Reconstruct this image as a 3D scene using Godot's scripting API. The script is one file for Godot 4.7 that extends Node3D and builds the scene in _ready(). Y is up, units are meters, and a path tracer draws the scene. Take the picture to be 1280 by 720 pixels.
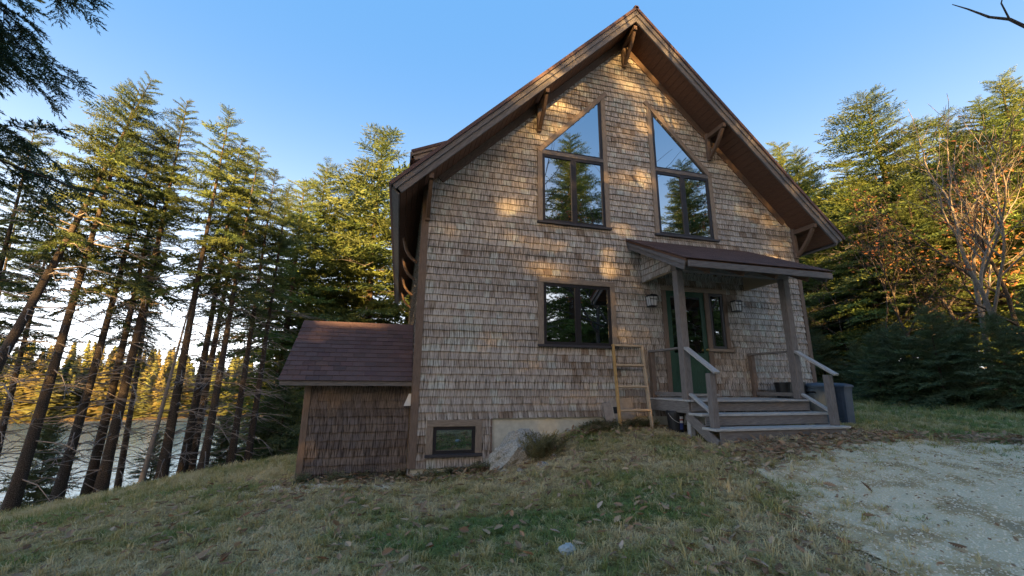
extends Node3D
# A shingled house on a wooded bank above the water, in low evening sun.
# x runs along the house front to the right, y up, z out of the front wall towards the viewer; metres.

const HOUSE_W := 8.784
const RIDGE_Y := 8.612
const COURSE := 0.128
const DECK_Y := 0.04

var rng := RandomNumberGenerator.new()
var noise := FastNoiseLite.new()
var M := {}
var tex := {}
var ground_cache := PackedFloat32Array()
const GX0 := -26.0
const GZ0 := -24.0
const GSTEP := 0.25
const GNX := 245
const GNZ := 169


# ---------------------------------------------------------------- mesh builder
class MB:
	var v := PackedVector3Array()
	var n := PackedVector3Array()
	var c := PackedColorArray()
	var col := Color(1, 1, 1)

	func tri(a: Vector3, b: Vector3, d: Vector3) -> void:   # counter-clockwise seen from outside
		var m := (b - a).cross(d - a).normalized()
		v.push_back(a); v.push_back(d); v.push_back(b)
		n.push_back(m); n.push_back(m); n.push_back(m)
		c.push_back(col); c.push_back(col); c.push_back(col)

	func quad(a: Vector3, b: Vector3, d: Vector3, e: Vector3) -> void:
		tri(a, b, d)
		tri(a, d, e)

	func smooth_tri(a: Vector3, b: Vector3, d: Vector3, na: Vector3, nb: Vector3, nd: Vector3) -> void:
		v.push_back(a); v.push_back(d); v.push_back(b)
		n.push_back(na); n.push_back(nd); n.push_back(nb)
		c.push_back(col); c.push_back(col); c.push_back(col)

	func hexa(p: Array) -> void:   # 8 corners: bottom ring 0-3 and top ring 4-7, counter-clockwise seen from above
		quad(p[3], p[2], p[1], p[0])
		quad(p[4], p[5], p[6], p[7])
		for k in 4:
			var j := (k + 1) % 4
			quad(p[k], p[j], p[4 + j], p[4 + k])

	func box(at: Vector3, size: Vector3, turn := Basis()) -> void:
		var h := size * 0.5
		var p := []
		for y in [-1, 1]:
			for q in [[-1, 1], [1, 1], [1, -1], [-1, -1]]:
				p.append(at + turn * Vector3(h.x * q[0], h.y * y, h.z * q[1]))
		hexa(p)

	func span(x0: float, x1: float, y0: float, y1: float, z0: float, z1: float) -> void:
		box(Vector3(x0 + x1, y0 + y1, z0 + z1) * 0.5, Vector3(absf(x1 - x0), absf(y1 - y0), absf(z1 - z0)))

	func bevelled(size: Vector3, b: float) -> void:   # a box about the origin with chamfered edges
		var h := size * 0.5
		b = minf(b, minf(h.x, minf(h.y, h.z)) * 0.6)
		for ax in 3:
			for s in [-1.0, 1.0]:
				var u := Vector3.ZERO; u[(ax + 1) % 3] = h[(ax + 1) % 3] - b
				var w := Vector3.ZERO; w[(ax + 2) % 3] = h[(ax + 2) % 3] - b
				var o := Vector3.ZERO; o[ax] = h[ax] * s
				if s > 0: quad(o - u - w, o + u - w, o + u + w, o - u + w)
				else: quad(o - u + w, o + u + w, o + u - w, o - u - w)
		for ax in 3:
			var a1 := (ax + 1) % 3
			var a2 := (ax + 2) % 3
			for s1 in [-1.0, 1.0]:
				for s2 in [-1.0, 1.0]:
					var l := Vector3.ZERO; l[ax] = h[ax] - b
					var e1 := Vector3.ZERO; e1[a1] = h[a1] * s1; e1[a2] = (h[a2] - b) * s2
					var e2 := Vector3.ZERO; e2[a1] = (h[a1] - b) * s1; e2[a2] = h[a2] * s2
					flat4(e1 - l, e1 + l, e2 + l, e2 - l)
		for sx in [-1.0, 1.0]:
			for sy in [-1.0, 1.0]:
				for sz in [-1.0, 1.0]:
					var p1 := Vector3(h.x * sx, (h.y - b) * sy, (h.z - b) * sz)
					var p2 := Vector3((h.x - b) * sx, h.y * sy, (h.z - b) * sz)
					var p3 := Vector3((h.x - b) * sx, (h.y - b) * sy, h.z * sz)
					if sx * sy * sz > 0: tri(p1, p2, p3)
					else: tri(p1, p3, p2)

	func flat4(a: Vector3, b: Vector3, d: Vector3, e: Vector3) -> void:   # a quad about the origin, turned outwards
		if (b - a).cross(d - a).dot(a + d) > 0: quad(a, b, d, e)
		else: quad(e, d, b, a)

	func prism(poly: Array, x_axis: Vector3, y_axis: Vector3, at: Vector3, depth: Vector3) -> void:   # convex outline (Vector2s), extruded by depth; outline counter-clockwise seen against depth
		var lo := []
		var hi := []
		for q in poly:
			lo.append(at + x_axis * q.x + y_axis * q.y)
			hi.append(at + x_axis * q.x + y_axis * q.y + depth)
		var k := poly.size()
		for i in range(1, k - 1):
			tri(hi[0], hi[i], hi[i + 1])
			tri(lo[0], lo[i + 1], lo[i])
		for i in k:
			var j := (i + 1) % k
			quad(lo[i], lo[j], hi[j], hi[i])

	func tube(pts: Array, radii: Array, sides := 6, caps := true) -> void:
		var rings := []
		var last_u := Vector3.ZERO
		for i in pts.size():
			var d: Vector3 = (pts[mini(i + 1, pts.size() - 1)] - pts[maxi(i - 1, 0)]).normalized()
			var u := last_u
			if i == 0:
				u = d.cross(Vector3(0.31, 0.11, 0.94)).normalized()
				if u.length() < 0.5: u = d.cross(Vector3.RIGHT).normalized()
			else:
				u = (last_u - d * last_u.dot(d)).normalized()
			last_u = u
			var w := d.cross(u)
			var ring := []
			for s in sides:
				var a := TAU * s / sides
				ring.append(u * cos(a) + w * sin(a))
			rings.append(ring)
		for i in pts.size() - 1:
			for s in sides:
				var t := (s + 1) % sides
				var na: Vector3 = rings[i][s]
				var nb: Vector3 = rings[i][t]
				var nc: Vector3 = rings[i + 1][t]
				var nd: Vector3 = rings[i + 1][s]
				var a: Vector3 = pts[i] + na * radii[i]
				var b: Vector3 = pts[i] + nb * radii[i]
				var d: Vector3 = pts[i + 1] + nc * radii[i + 1]
				var e: Vector3 = pts[i + 1] + nd * radii[i + 1]
				smooth_tri(a, b, d, na, nb, nc)
				smooth_tri(a, d, e, na, nc, nd)
		if caps:
			for i in range(1, sides - 1):
				tri(pts[0] + rings[0][0] * radii[0], pts[0] + rings[0][i + 1] * radii[0], pts[0] + rings[0][i] * radii[0])
				var k := pts.size() - 1
				tri(pts[k] + rings[k][0] * radii[k], pts[k] + rings[k][i] * radii[k], pts[k] + rings[k][i + 1] * radii[k])

	func lathe(prof: Array, sides: int, at: Vector3, square := 0.0) -> void:   # prof: Vector2(radius, height); square > 0 pulls the round towards a rounded square
		for i in prof.size() - 1:
			for s in sides:
				var q := []
				for w in [[i, s], [i, s + 1], [i + 1, s + 1], [i + 1, s]]:
					var a: float = TAU * w[1] / sides
					var k := 1.0
					if square > 0.0:
						k = lerpf(1.0, 1.0 / pow(pow(absf(cos(a)), 6.0) + pow(absf(sin(a)), 6.0), 1.0 / 6.0), square)
					q.append(at + Vector3(cos(a) * prof[w[0]].x * k, prof[w[0]].y, -sin(a) * prof[w[0]].x * k))
				quad(q[0], q[1], q[2], q[3])

	func mesh() -> ArrayMesh:
		var a := []
		a.resize(Mesh.ARRAY_MAX)
		a[Mesh.ARRAY_VERTEX] = v
		a[Mesh.ARRAY_NORMAL] = n
		a[Mesh.ARRAY_COLOR] = c
		var m := ArrayMesh.new()
		m.add_surface_from_arrays(Mesh.PRIMITIVE_TRIANGLES, a)
		return m


# ---------------------------------------------------------------- naming helpers
func numbered(called: String) -> String:
	if not has_node(NodePath(called)): return called
	var k := 1
	while has_node(NodePath("%s_%03d" % [called, k])): k += 1
	return "%s_%03d" % [called, k]

func tag(o: Node3D, label := "", category := "", group := "", kind := "") -> Node3D:
	if label: o.set_meta("label", label)
	if category: o.set_meta("category", category)
	if group: o.set_meta("group", group)
	if kind: o.set_meta("kind", kind)
	return o

func thing(called: String, label: String, category: String, at := Vector3.ZERO, group := "") -> Node3D:
	var o := Node3D.new()
	o.name = numbered(called)
	add_child(o)
	o.position = at
	return tag(o, label, category, group)

func part(called: String, m, material: Material, parent: Node) -> MeshInstance3D:
	var o := MeshInstance3D.new()
	o.name = numbered(called) if parent == self else called
	o.mesh = m.mesh() if m is MB else m
	o.material_override = material
	parent.add_child(o, true)
	return o

# a board from a to b (world), w wide along side, t thick
func board(called: String, a: Vector3, b: Vector3, side: Vector3, w: float, t: float, material: Material, parent: Node, bevel := 0.004) -> MeshInstance3D:
	var x := (b - a).normalized()
	var y := (side - x * side.dot(x)).normalized()
	var m := MB.new()
	m.bevelled(Vector3(a.distance_to(b), w, t), bevel)
	var o := part(called, m, material, parent)
	var base: Vector3 = parent.position if parent.get_parent() == self and parent != self else Vector3.ZERO
	o.transform = Transform3D(Basis(x, y, x.cross(y)), (a + b) * 0.5 - base)
	return o


# ---------------------------------------------------------------- materials
func noise_tex(called: String, freq: float, octaves: int, lo: float, hi: float, seed_: int, type := FastNoiseLite.TYPE_SIMPLEX_SMOOTH, size := 512, stops := []) -> NoiseTexture2D:
	var f := FastNoiseLite.new()
	f.noise_type = type
	f.frequency = freq
	f.seed = seed_
	f.fractal_type = FastNoiseLite.FRACTAL_FBM
	f.fractal_octaves = octaves
	f.fractal_lacunarity = 2.1
	f.fractal_gain = 0.55
	var t := NoiseTexture2D.new()
	t.width = size
	t.height = size
	t.seamless = true
	t.noise = f
	var g := Gradient.new()
	g.set_color(0, Color(lo, lo, lo))
	g.set_color(1, Color(hi, hi, hi))
	for s in stops:
		g.add_point(s[0], s[1])
	t.color_ramp = g
	tex[called] = t
	return t

func lin(r: float, g: float, b: float) -> Color:
	return Color(r, g, b).linear_to_srgb()

func mat(called: String, col: Color, rough := 0.85, t: Texture2D = null, scale := Vector3.ONE, bump := 0.0, world := true, bump_tex: Texture2D = null) -> StandardMaterial3D:
	var m := StandardMaterial3D.new()
	m.resource_name = called
	m.albedo_color = col
	m.roughness = rough
	m.metallic_specular = 0.35
	if t:
		m.albedo_texture = t
		m.uv1_triplanar = true
		m.uv1_world_triplanar = world
		m.uv1_scale = scale
		m.uv1_triplanar_sharpness = 6.0
		if bump > 0.0:
			m.heightmap_enabled = true
			m.heightmap_texture = bump_tex if bump_tex else t
			m.heightmap_scale = bump
	M[called] = m
	return m

func blotched(m: StandardMaterial3D, t: Texture2D, scale: float) -> void:   # a second, coarser pattern multiplied over the first
	m.detail_enabled = true
	m.detail_albedo = t
	m.detail_blend_mode = BaseMaterial3D.BLEND_MODE_MUL
	m.detail_uv_layer = BaseMaterial3D.DETAIL_UV_2
	m.uv2_triplanar = true
	m.uv2_world_triplanar = true
	m.uv2_scale = Vector3.ONE * scale


# ---------------------------------------------------------------- scene
func _ready() -> void:
	rng.seed = 20251107
	noise.seed = 7
	noise.noise_type = FastNoiseLite.TYPE_SIMPLEX_SMOOTH
	noise.frequency = 1.0
	set_view()
	make_materials()
	make_ground()
	make_house()
	make_porch()
	make_shed()
	make_objects()
	make_trees()
	make_far_shore()
	make_ground_cover()


func set_view() -> void:
	var yaw := 0.2589
	var pitch := 0.2253
	var roll := 0.0075
	var fwd := Vector3(sin(yaw) * cos(pitch), sin(pitch), -cos(yaw) * cos(pitch))
	var right := Vector3(cos(yaw), 0, sin(yaw))
	var up := right.cross(fwd)
	var r2 := right * cos(roll) + up * sin(roll)
	var u2 := -right * sin(roll) + up * cos(roll)
	var cam := Camera3D.new()
	cam.name = "camera"
	cam.transform = Transform3D(Basis(r2, u2, -fwd), Vector3(-0.258, 0.292, 7.477))
	cam.fov = rad_to_deg(2.0 * atan(360.0 / 519.43))
	cam.near = 0.05
	cam.far = 2000.0
	add_child(cam)
	cam.current = true

	var sky_mat := ProceduralSkyMaterial.new()
	sky_mat.sky_top_color = Color8(60, 97, 134)
	sky_mat.sky_horizon_color = Color8(250, 253, 255)
	sky_mat.sky_curve = 0.135
	sky_mat.ground_horizon_color = Color8(150, 160, 150)
	sky_mat.ground_bottom_color = Color8(70, 72, 60)
	sky_mat.sun_angle_max = 50.0  # glow round the sun widened to add warm fill light
	sky_mat.sun_curve = 0.5
	var sky := Sky.new()
	sky.sky_material = sky_mat
	var e := Environment.new()
	e.background_mode = Environment.BG_SKY
	e.sky = sky
	e.background_energy_multiplier = 0.607
	e.tonemap_mode = Environment.TONE_MAPPER_LINEAR
	e.tonemap_exposure = 6.6
	e.sdfgi_enabled = true
	e.ssao_enabled = true
	e.ssil_enabled = true
	var we := WorldEnvironment.new()
	we.name = "environment"
	we.environment = e
	add_child(we)

	var sun := DirectionalLight3D.new()
	sun.name = "sun"
	sun.light_energy = 1.55
	sun.light_color = Color8(255, 202, 126)
	sun.light_angular_distance = 0.53
	sun.shadow_enabled = true
	sun.sky_mode = DirectionalLight3D.SKY_MODE_LIGHT_AND_SKY
	var az := deg_to_rad(13.0)
	var el := deg_to_rad(8.0)
	var to_sun := Vector3(-sin(az) * cos(el), sin(el), cos(az) * cos(el))
	sun.basis = Basis.looking_at(-to_sun, Vector3.UP)
	add_child(sun)


func make_materials() -> void:
	noise_tex("grain", 0.018, 4, 0.70, 1.0, 3)
	noise_tex("streak", 0.02, 4, 0.34, 1.0, 11, FastNoiseLite.TYPE_SIMPLEX_SMOOTH, 512, [[0.32, Color(0.52, 0.49, 0.46)], [0.48, Color(0.88, 0.87, 0.86)]])
	noise_tex("blotch", 0.008, 4, 0.86, 1.0, 5)
	noise_tex("grit", 0.12, 3, 0.62, 1.0, 9, FastNoiseLite.TYPE_VALUE_CUBIC)
	noise_tex("bark", 0.03, 5, 0.22, 1.0, 21, FastNoiseLite.TYPE_SIMPLEX_SMOOTH, 512, [[0.45, Color(0.5, 0.47, 0.44)]])
	noise_tex("ripple", 0.012, 4, 0.0, 1.0, 31)
	noise_tex("soil", 0.03, 5, 0.60, 1.0, 41, FastNoiseLite.TYPE_SIMPLEX_SMOOTH, 512, [[0.4, Color(0.82, 0.80, 0.75)], [0.6, Color(0.95, 0.94, 0.91)]])
	noise_tex("drive_dirt", 0.012, 5, 0.62, 1.0, 61, FastNoiseLite.TYPE_SIMPLEX_SMOOTH, 512, [[0.34, Color(0.80, 0.74, 0.64)], [0.5, Color(0.96, 0.95, 0.93)]])
	noise_tex("pebble", 0.055, 3, 0.78, 1.0, 51, FastNoiseLite.TYPE_CELLULAR, 512)

	var sh := mat("shingle", lin(1, 1, 1), 0.9, tex["streak"], Vector3(5.5, 0.28, 5.5), 0.04)
	sh.vertex_color_use_as_albedo = true
	blotched(sh, tex["blotch"], 0.45)
	mat("trim", lin(0.34, 0.275, 0.22), 0.8, tex["grain"], Vector3(7, 0.6, 7), 0.1)
	mat("trim_flat", lin(0.34, 0.275, 0.22), 0.8, tex["grain"], Vector3(0.6, 7, 7), 0.1)
	mat("trim_board", lin(0.30, 0.24, 0.20), 0.8, tex["grain"], Vector3(0.6, 7, 7), 0.1, false)
	mat("fascia", lin(0.20, 0.185, 0.185), 0.75, tex["grain"], Vector3(0.5, 6, 6), 0.1, false)
	mat("corner", lin(0.23, 0.17, 0.135), 0.85, tex["grain"], Vector3(9, 0.5, 9), 0.1)
	mat("brace", lin(0.19, 0.125, 0.09), 0.8, tex["grain"], Vector3(0.8, 8, 8), 0.1, false)
	mat("brace_post", lin(0.24, 0.17, 0.13), 0.8, tex["grain"], Vector3(8, 0.8, 8), 0.1)
	mat("soffit", lin(0.19, 0.10, 0.065), 0.75, tex["grain"], Vector3(0.8, 9, 9), 0.08, false)
	mat("deck", lin(0.62, 0.60, 0.57), 0.75, tex["grain"], Vector3(0.6, 8, 8), 0.12)
	mat("porch_wood", lin(0.25, 0.222, 0.21), 0.8, tex["grain"], Vector3(7, 0.6, 7), 0.12)
	mat("porch_board", lin(0.26, 0.235, 0.22), 0.8, tex["grain"], Vector3(0.6, 7, 7), 0.12, false)
	mat("rail", lin(0.54, 0.52, 0.50), 0.7, tex["grain"], Vector3(0.6, 7, 7), 0.1, false)
	var rf := mat("asphalt_roof", lin(0.18, 0.118, 0.112), 0.95, tex["grit"], Vector3(4, 4, 4), 0.15)
	rf.vertex_color_use_as_albedo = true
	mat("sash", lin(0.022, 0.021, 0.025), 0.4)
	mat("sill", lin(0.05, 0.048, 0.055), 0.5)
	mat("inside", lin(0.34, 0.27, 0.19), 0.9)
	var gl := mat("glass", lin(0.44, 0.47, 0.49), 0.015)
	gl.metallic = 1.0
	mat("door", lin(0.03, 0.088, 0.056), 0.5, tex["grain"], Vector3(6, 0.6, 6), 0.02)
	mat("brass", lin(0.45, 0.33, 0.14), 0.3).metallic = 1.0
	mat("concrete", lin(0.60, 0.60, 0.52), 0.9, tex["blotch"], Vector3(1.3, 1.3, 1.3), 0.2, true, tex["grit"])
	mat("black_metal", lin(0.015, 0.015, 0.017), 0.45)
	mat("milk_glass", lin(0.50, 0.50, 0.50), 0.25)
	mat("white_plastic", lin(0.62, 0.66, 0.70), 0.5)
	mat("pine", lin(0.62, 0.47, 0.32), 0.7, tex["grain"], Vector3(0.7, 9, 9), 0.08, false)
	mat("amber_pine", lin(0.62, 0.38, 0.15), 0.7, tex["grain"], Vector3(0.7, 9, 9), 0.08, false)
	mat("card", lin(0.42, 0.36, 0.30), 0.85, tex["blotch"], Vector3(2, 2, 2), 0.05, false)
	mat("card_dark", lin(0.30, 0.26, 0.23), 0.85, tex["blotch"], Vector3(2, 2, 2), 0.05, false)
	mat("ink", lin(0.03, 0.03, 0.03), 0.8)
	mat("black_plastic", lin(0.017, 0.018, 0.02), 0.4)
	mat("label_white", lin(0.75, 0.76, 0.78), 0.5)
	mat("label_blue", lin(0.05, 0.08, 0.28), 0.5)
	mat("label_red", lin(0.40, 0.10, 0.05), 0.5)
	mat("bin_blue", lin(0.075, 0.115, 0.165), 0.55, tex["blotch"], Vector3(2, 2, 2), 0.03)
	mat("bin_navy", lin(0.045, 0.07, 0.11), 0.5, tex["blotch"], Vector3(2, 2, 2), 0.03)
	mat("rock", lin(0.42, 0.41, 0.39), 0.9, tex["soil"], Vector3(2.2, 2.2, 2.2), 0.9)
	mat("pale_stone", lin(0.40, 0.45, 0.45), 0.85, tex["blotch"], Vector3(6, 6, 6), 0.2)
	mat("bark", lin(0.26, 0.20, 0.16), 0.95, tex["bark"], Vector3(5, 1.6, 5), 1.2)
	mat("bark_grey", lin(0.23, 0.205, 0.19), 0.95, tex["bark"], Vector3(4, 2, 4), 0.8)
	mat("birch_bark", lin(0.60, 0.56, 0.50), 0.85, tex["bark"], Vector3(2, 6, 2), 0.3)
	mat("dead_wood", lin(0.27, 0.235, 0.21), 0.95)
	var nd := mat("needles", lin(1, 1, 1), 0.7)
	nd.vertex_color_use_as_albedo = true
	nd.backlight_enabled = true
	nd.backlight = lin(0.42, 0.42, 0.30)
	var lf := mat("leaves", lin(1, 1, 1), 0.75)
	lf.vertex_color_use_as_albedo = true
	lf.backlight_enabled = true
	lf.backlight = lin(0.5, 0.5, 0.5)
	for k in 3:
		mat("leaf_%d" % k, [lin(0.24, 0.075, 0.035), lin(0.33, 0.19, 0.10), lin(0.48, 0.36, 0.27)][k], 0.7)
	var gs := mat("grass", lin(1, 1, 1), 0.8)
	gs.vertex_color_use_as_albedo = true
	gs.backlight_enabled = true
	gs.backlight = lin(0.4, 0.4, 0.3)
	var gm := mat("ground", lin(1, 1, 1), 0.95, tex["soil"], Vector3(1.7, 1.7, 1.7), 2.0)
	gm.vertex_color_use_as_albedo = true
	blotched(gm, tex["blotch"], 0.31)
	var gv := mat("gravel", lin(0.95, 0.80, 0.55), 0.95, tex["pebble"], Vector3(3.1, 3.1, 3.1), 1.2)
	blotched(gv, tex["drive_dirt"], 0.22)
	var st := mat("pebbles", lin(1, 1, 1), 0.9)
	st.vertex_color_use_as_albedo = true
	var wt := mat("water", lin(0.10, 0.21, 0.28), 0.10, tex["grain"], Vector3(0.1, 0.1, 0.1))
	wt.albedo_texture = null
	wt.metallic_specular = 0.5
	wt.heightmap_enabled = true
	wt.heightmap_texture = tex["ripple"]
	wt.heightmap_scale = 3.0
	wt.uv1_scale = Vector3(0.16, 0.16, 0.16)


# ---------------------------------------------------------------- ground
# the lie of the land: x, z, weight of radial basis functions through measured heights
const LAND := [
	-0.26, 7.5, -0.014596, 0.8, 3.7, 0.015767, -0.6, 3.6, -0.023151, -1.5, 3.8, -0.045945, -3, 3, 0.022617, -4.6, 0.8, -0.016876,
	-6.2, -1.5, 0.073697, -4.6, -2.5, -0.011685, -8.4, -5, 0.00083461, -7.4, -5.7, 0.019598, -6.3, -6.2, -0.008378, -4.9, -6.75, -0.10984,
	-3.2, -7.2, -0.050478, -10.2, -4.2, -0.088871, -2.6, -3.5, 0.027722, -1.75, -0.35, -0.075148, -0.9, -0.35, -0.02652, 0, 0, 0.064771,
	-0.1, -0.4, 0.080809, 0.7, 0.05, -0.21638, 1.39, 0.05, 0.57597, 2, 0.2, -0.28362, 2.7, 0.2, -0.16513, 3.5, 0.2, -0.20909,
	4.4, 0.5, 0.13408, 7.2, 0.3, 0.036262, 8.8, 0.2, -0.0067342, 5.8, 1.95, -0.11251, 4.6, 2, -0.11591, 7.3, 2, -0.049238,
	1.4, 1.3, -0.15182, 1.2, 2.2, 0.12714, 2.9, 1.5, 0.12388, 2, 1.2, 0.092278, 2.95, 3.65, -0.14608, 2.3, 4.4, 0.090784,
	4.2, 5.1, 0.036105, 6, 4.4, -0.011548, 6.9, 3.9, 0.044051, 9.7, 2.7, 0.019754, 4.2, 3.1, 0.10378, 5.7, 2.6, 0.07772,
	12, 5, 0.015472, 12, -2, 0.027306, 18, -3, 0.0065446, 24, -6, 0.022522, 26, 2, 0.0097037, 32, -12, 0.032038,
	30, 12, -0.012151, 14, -12, -0.023952, 20, -16, -0.051778, 8, -12, -0.075291, 10, 15, 0.0070245, 0, 15, -0.011776,
	20, 25, 0.023181, 0, 30, -0.053349, -6, 9, 0.0098741, -10, 15, -0.058493, -8, 4, -0.055427, -9, -1, -0.012498,
	-12, -9, -0.067066, -9, -11, 0.0039343, -6, -12, 0.062878, -2, -13, 0.07441, -5, -17, 0.044518, -16, 5, -0.11483,
	-15, -6, -0.063806, 1, -13, -0.090157, -20, -6, 0.15605, -18, -18, 0.0050538, -5, -24, 0.13479, 5, -26, 0.15552,
	12, -30, -0.14734, 25, -30, -0.036996, -15, 18, 0.064614, -25, 10, 0.15012, -30, 30, 0.028154, -45, -40, -0.031597,
	40, -30, -0.022405, 45, 10, 0.0081135, 40, 40, 0.014357, 0, 60, -0.05706, -40, 60, 0.040495, -60, 0, -0.01021,
	0, -60, 0.098013, 30, -60, 0.038561, 60, -50, -0.065144,
]
const LAND_0 := -5.56399

func land_exact(x: float, z: float) -> float:
	x = clampf(x, -60.0, 60.0)
	z = clampf(z, -60.0, 60.0)
	var y := LAND_0
	var k := 0
	var n := LAND.size()
	while k < n:
		var dx: float = LAND[k] - x
		var dz: float = LAND[k + 1] - z
		y += LAND[k + 2] * sqrt(dx * dx + dz * dz + 0.5)
		k += 3
	return y

func land(x: float, z: float) -> float:
	var fx := (x - GX0) / GSTEP
	var fz := (z - GZ0) / GSTEP
	if fx < 0.0 or fz < 0.0 or fx >= GNX - 1 or fz >= GNZ - 1:
		return land_exact(x, z)
	var i := int(fx)
	var j := int(fz)
	var u := fx - i
	var w := fz - j
	var a := ground_cache[j * GNX + i]
	var b := ground_cache[j * GNX + i + 1]
	var c := ground_cache[(j + 1) * GNX + i]
	var d := ground_cache[(j + 1) * GNX + i + 1]
	return lerpf(lerpf(a, b, u), lerpf(c, d, u), w)

func fbm(x: float, z: float, s: float, off := 0.0) -> float:
	return noise.get_noise_2d(x * s + off, z * s - off) * 0.65 + noise.get_noise_2d(x * s * 2.7 + 31.0 + off, z * s * 2.7) * 0.35

const DRIVE := [Vector2(4.35, 2.80), Vector2(5.4, 2.45), Vector2(7.4, 2.05), Vector2(9.5, 2.75), Vector2(17, 5.2), Vector2(17, 9.5), Vector2(3.0, 9.5), Vector2(3.15, 5.3), Vector2(3.75, 4.0)]

func drive_inside(x: float, z: float) -> float:   # distance inside the gravel's edge, negative outside
	var p := Vector2(x, z)
	var best := 1e9
	var k := DRIVE.size()
	for i in k:
		var q := Geometry2D.get_closest_point_to_segment(p, DRIVE[i], DRIVE[(i + 1) % k])
		best = minf(best, p.distance_to(q))
	return best if Geometry2D.is_point_in_polygon(p, PackedVector2Array(DRIVE)) else -best

func steps_between(points: Array) -> PackedFloat32Array:   # [from, step, to, step, to ...]
	var out := PackedFloat32Array()
	var x: float = points[0]
	var k := 1
	while k < points.size():
		while x < points[k + 1] - 0.001:
			out.push_back(x)
			x += points[k]
		x = points[k + 1]
		k += 2
	out.push_back(x)
	return out

func sheet(xs: PackedFloat32Array, zs: PackedFloat32Array, height: Callable, tint: Callable, keep = null) -> ArrayMesh:
	var nx := xs.size()
	var nz := zs.size()
	var v := PackedVector3Array()
	var c := PackedColorArray()
	for j in nz:
		for i in nx:
			v.push_back(Vector3(xs[i], height.call(xs[i], zs[j]), zs[j]))
			c.push_back(tint.call(xs[i], zs[j]))
	var n := PackedVector3Array()
	n.resize(v.size())
	for j in nz:
		for i in nx:
			var l := v[j * nx + maxi(i - 1, 0)]
			var r := v[j * nx + mini(i + 1, nx - 1)]
			var a := v[maxi(j - 1, 0) * nx + i]
			var b := v[mini(j + 1, nz - 1) * nx + i]
			n[j * nx + i] = (b - a).cross(r - l).normalized()
	var idx := PackedInt32Array()
	for j in nz - 1:
		for i in nx - 1:
			if keep != null and not keep.call((xs[i] + xs[i + 1]) * 0.5, (zs[j] + zs[j + 1]) * 0.5): continue
			var a := j * nx + i
			idx.append_array([a, a + 1, a + nx + 1, a, a + nx + 1, a + nx])
	var arr := []
	arr.resize(Mesh.ARRAY_MAX)
	arr[Mesh.ARRAY_VERTEX] = v
	arr[Mesh.ARRAY_NORMAL] = n
	arr[Mesh.ARRAY_COLOR] = c
	arr[Mesh.ARRAY_INDEX] = idx
	var m := ArrayMesh.new()
	m.add_surface_from_arrays(Mesh.PRIMITIVE_TRIANGLES, arr)
	return m

func grass_tint(x: float, z: float) -> Color:   # straw, olive or green, in patches
	var a := fbm(x, z, 0.55)
	var b := fbm(x, z, 1.7, 40.0)
	var straw := Vector3(0.66, 0.54, 0.33)
	var olive := Vector3(0.44, 0.37, 0.15)
	var green := Vector3(0.18, 0.26, 0.085)
	var k := a * 0.9 + b * 0.7
	# the greener patches seen before the step and down the middle of the slope
	k += 0.55 * exp(-((x - 2.2) * (x - 2.2) / 1.2 + (z - 2.9) * (z - 2.9) / 0.5))
	k += 0.45 * exp(-((x - 0.6) * (x - 0.6) / 1.0 + (z - 2.6) * (z - 2.6) / 0.25))
	k += 0.30 * exp(-((x + 5.2) * (x + 5.2) / 3.0 + (z + 0.6) * (z + 0.6) / 2.0))
	if x > 8.0: k += 0.35
	var t := straw.lerp(olive, clampf(k * 1.8 + 0.58, 0.0, 1.0)).lerp(green, clampf(k * 1.8 - 0.12, 0.0, 1.0))
	return Color(t.x, t.y, t.z)

func make_ground() -> void:
	ground_cache.resize(GNX * GNZ)
	for j in GNZ:
		for i in GNX:
			var x := GX0 + i * GSTEP
			var z := GZ0 + j * GSTEP
			ground_cache[j * GNX + i] = land_exact(x, z) + 0.02 * fbm(x, z, 0.9)
	var xs := steps_between([-400.0, 40.0, -80.0, 8.0, -24.0, 1.0, -12.0, 0.25, 16.0, 1.0, 34.0, 8.0, 82.0, 40.0, 402.0])
	var zs := steps_between([-400.0, 40.0, -80.0, 8.0, -24.0, 1.0, -9.0, 0.25, 9.0, 1.0, 17.0, 8.0, 81.0, 40.0, 401.0])
	var tint := func(x: float, z: float) -> Color:
		var g := grass_tint(x, z)
		return Color(g.r * 0.75, g.g * 0.7, g.b * 0.75)
	var g := part("ground", sheet(xs, zs, land, tint), M.ground, self)
	tag(g, "grassy slope falling from the house to the wooded bank", "ground", "", "structure")
	# gravel drive, and a bare gravel patch against the side shed
	var fx := steps_between([2.2, 0.1, 12.0, 0.2, 17.0])
	var fz := steps_between([1.8, 0.1, 9.6])
	var keep := func(x: float, z: float) -> bool: return drive_inside(x, z) + 0.38 * fbm(x, z, 1.4) > 0.0
	var d := part("gravel_drive", sheet(fx, fz, func(x, z): return land(x, z) + 0.012, func(_x, _z): return Color(1, 1, 1), keep), M.gravel, self)
	tag(d, "pale gravel drive in front of the porch steps", "drive", "", "structure")
	# the cove behind the trees
	var q := MB.new()
	q.quad(Vector3(-400, -7.5, 60), Vector3(70, -7.5, 60), Vector3(70, -7.5, -400), Vector3(-400, -7.5, -400))
	tag(part("water", q, M.water, self), "calm pale blue cove seen between the trunks", "water", "", "structure")



# ---------------------------------------------------------------- shingles
var tones: Array[Color] = []
var tone_mats: Array[StandardMaterial3D] = []

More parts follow.
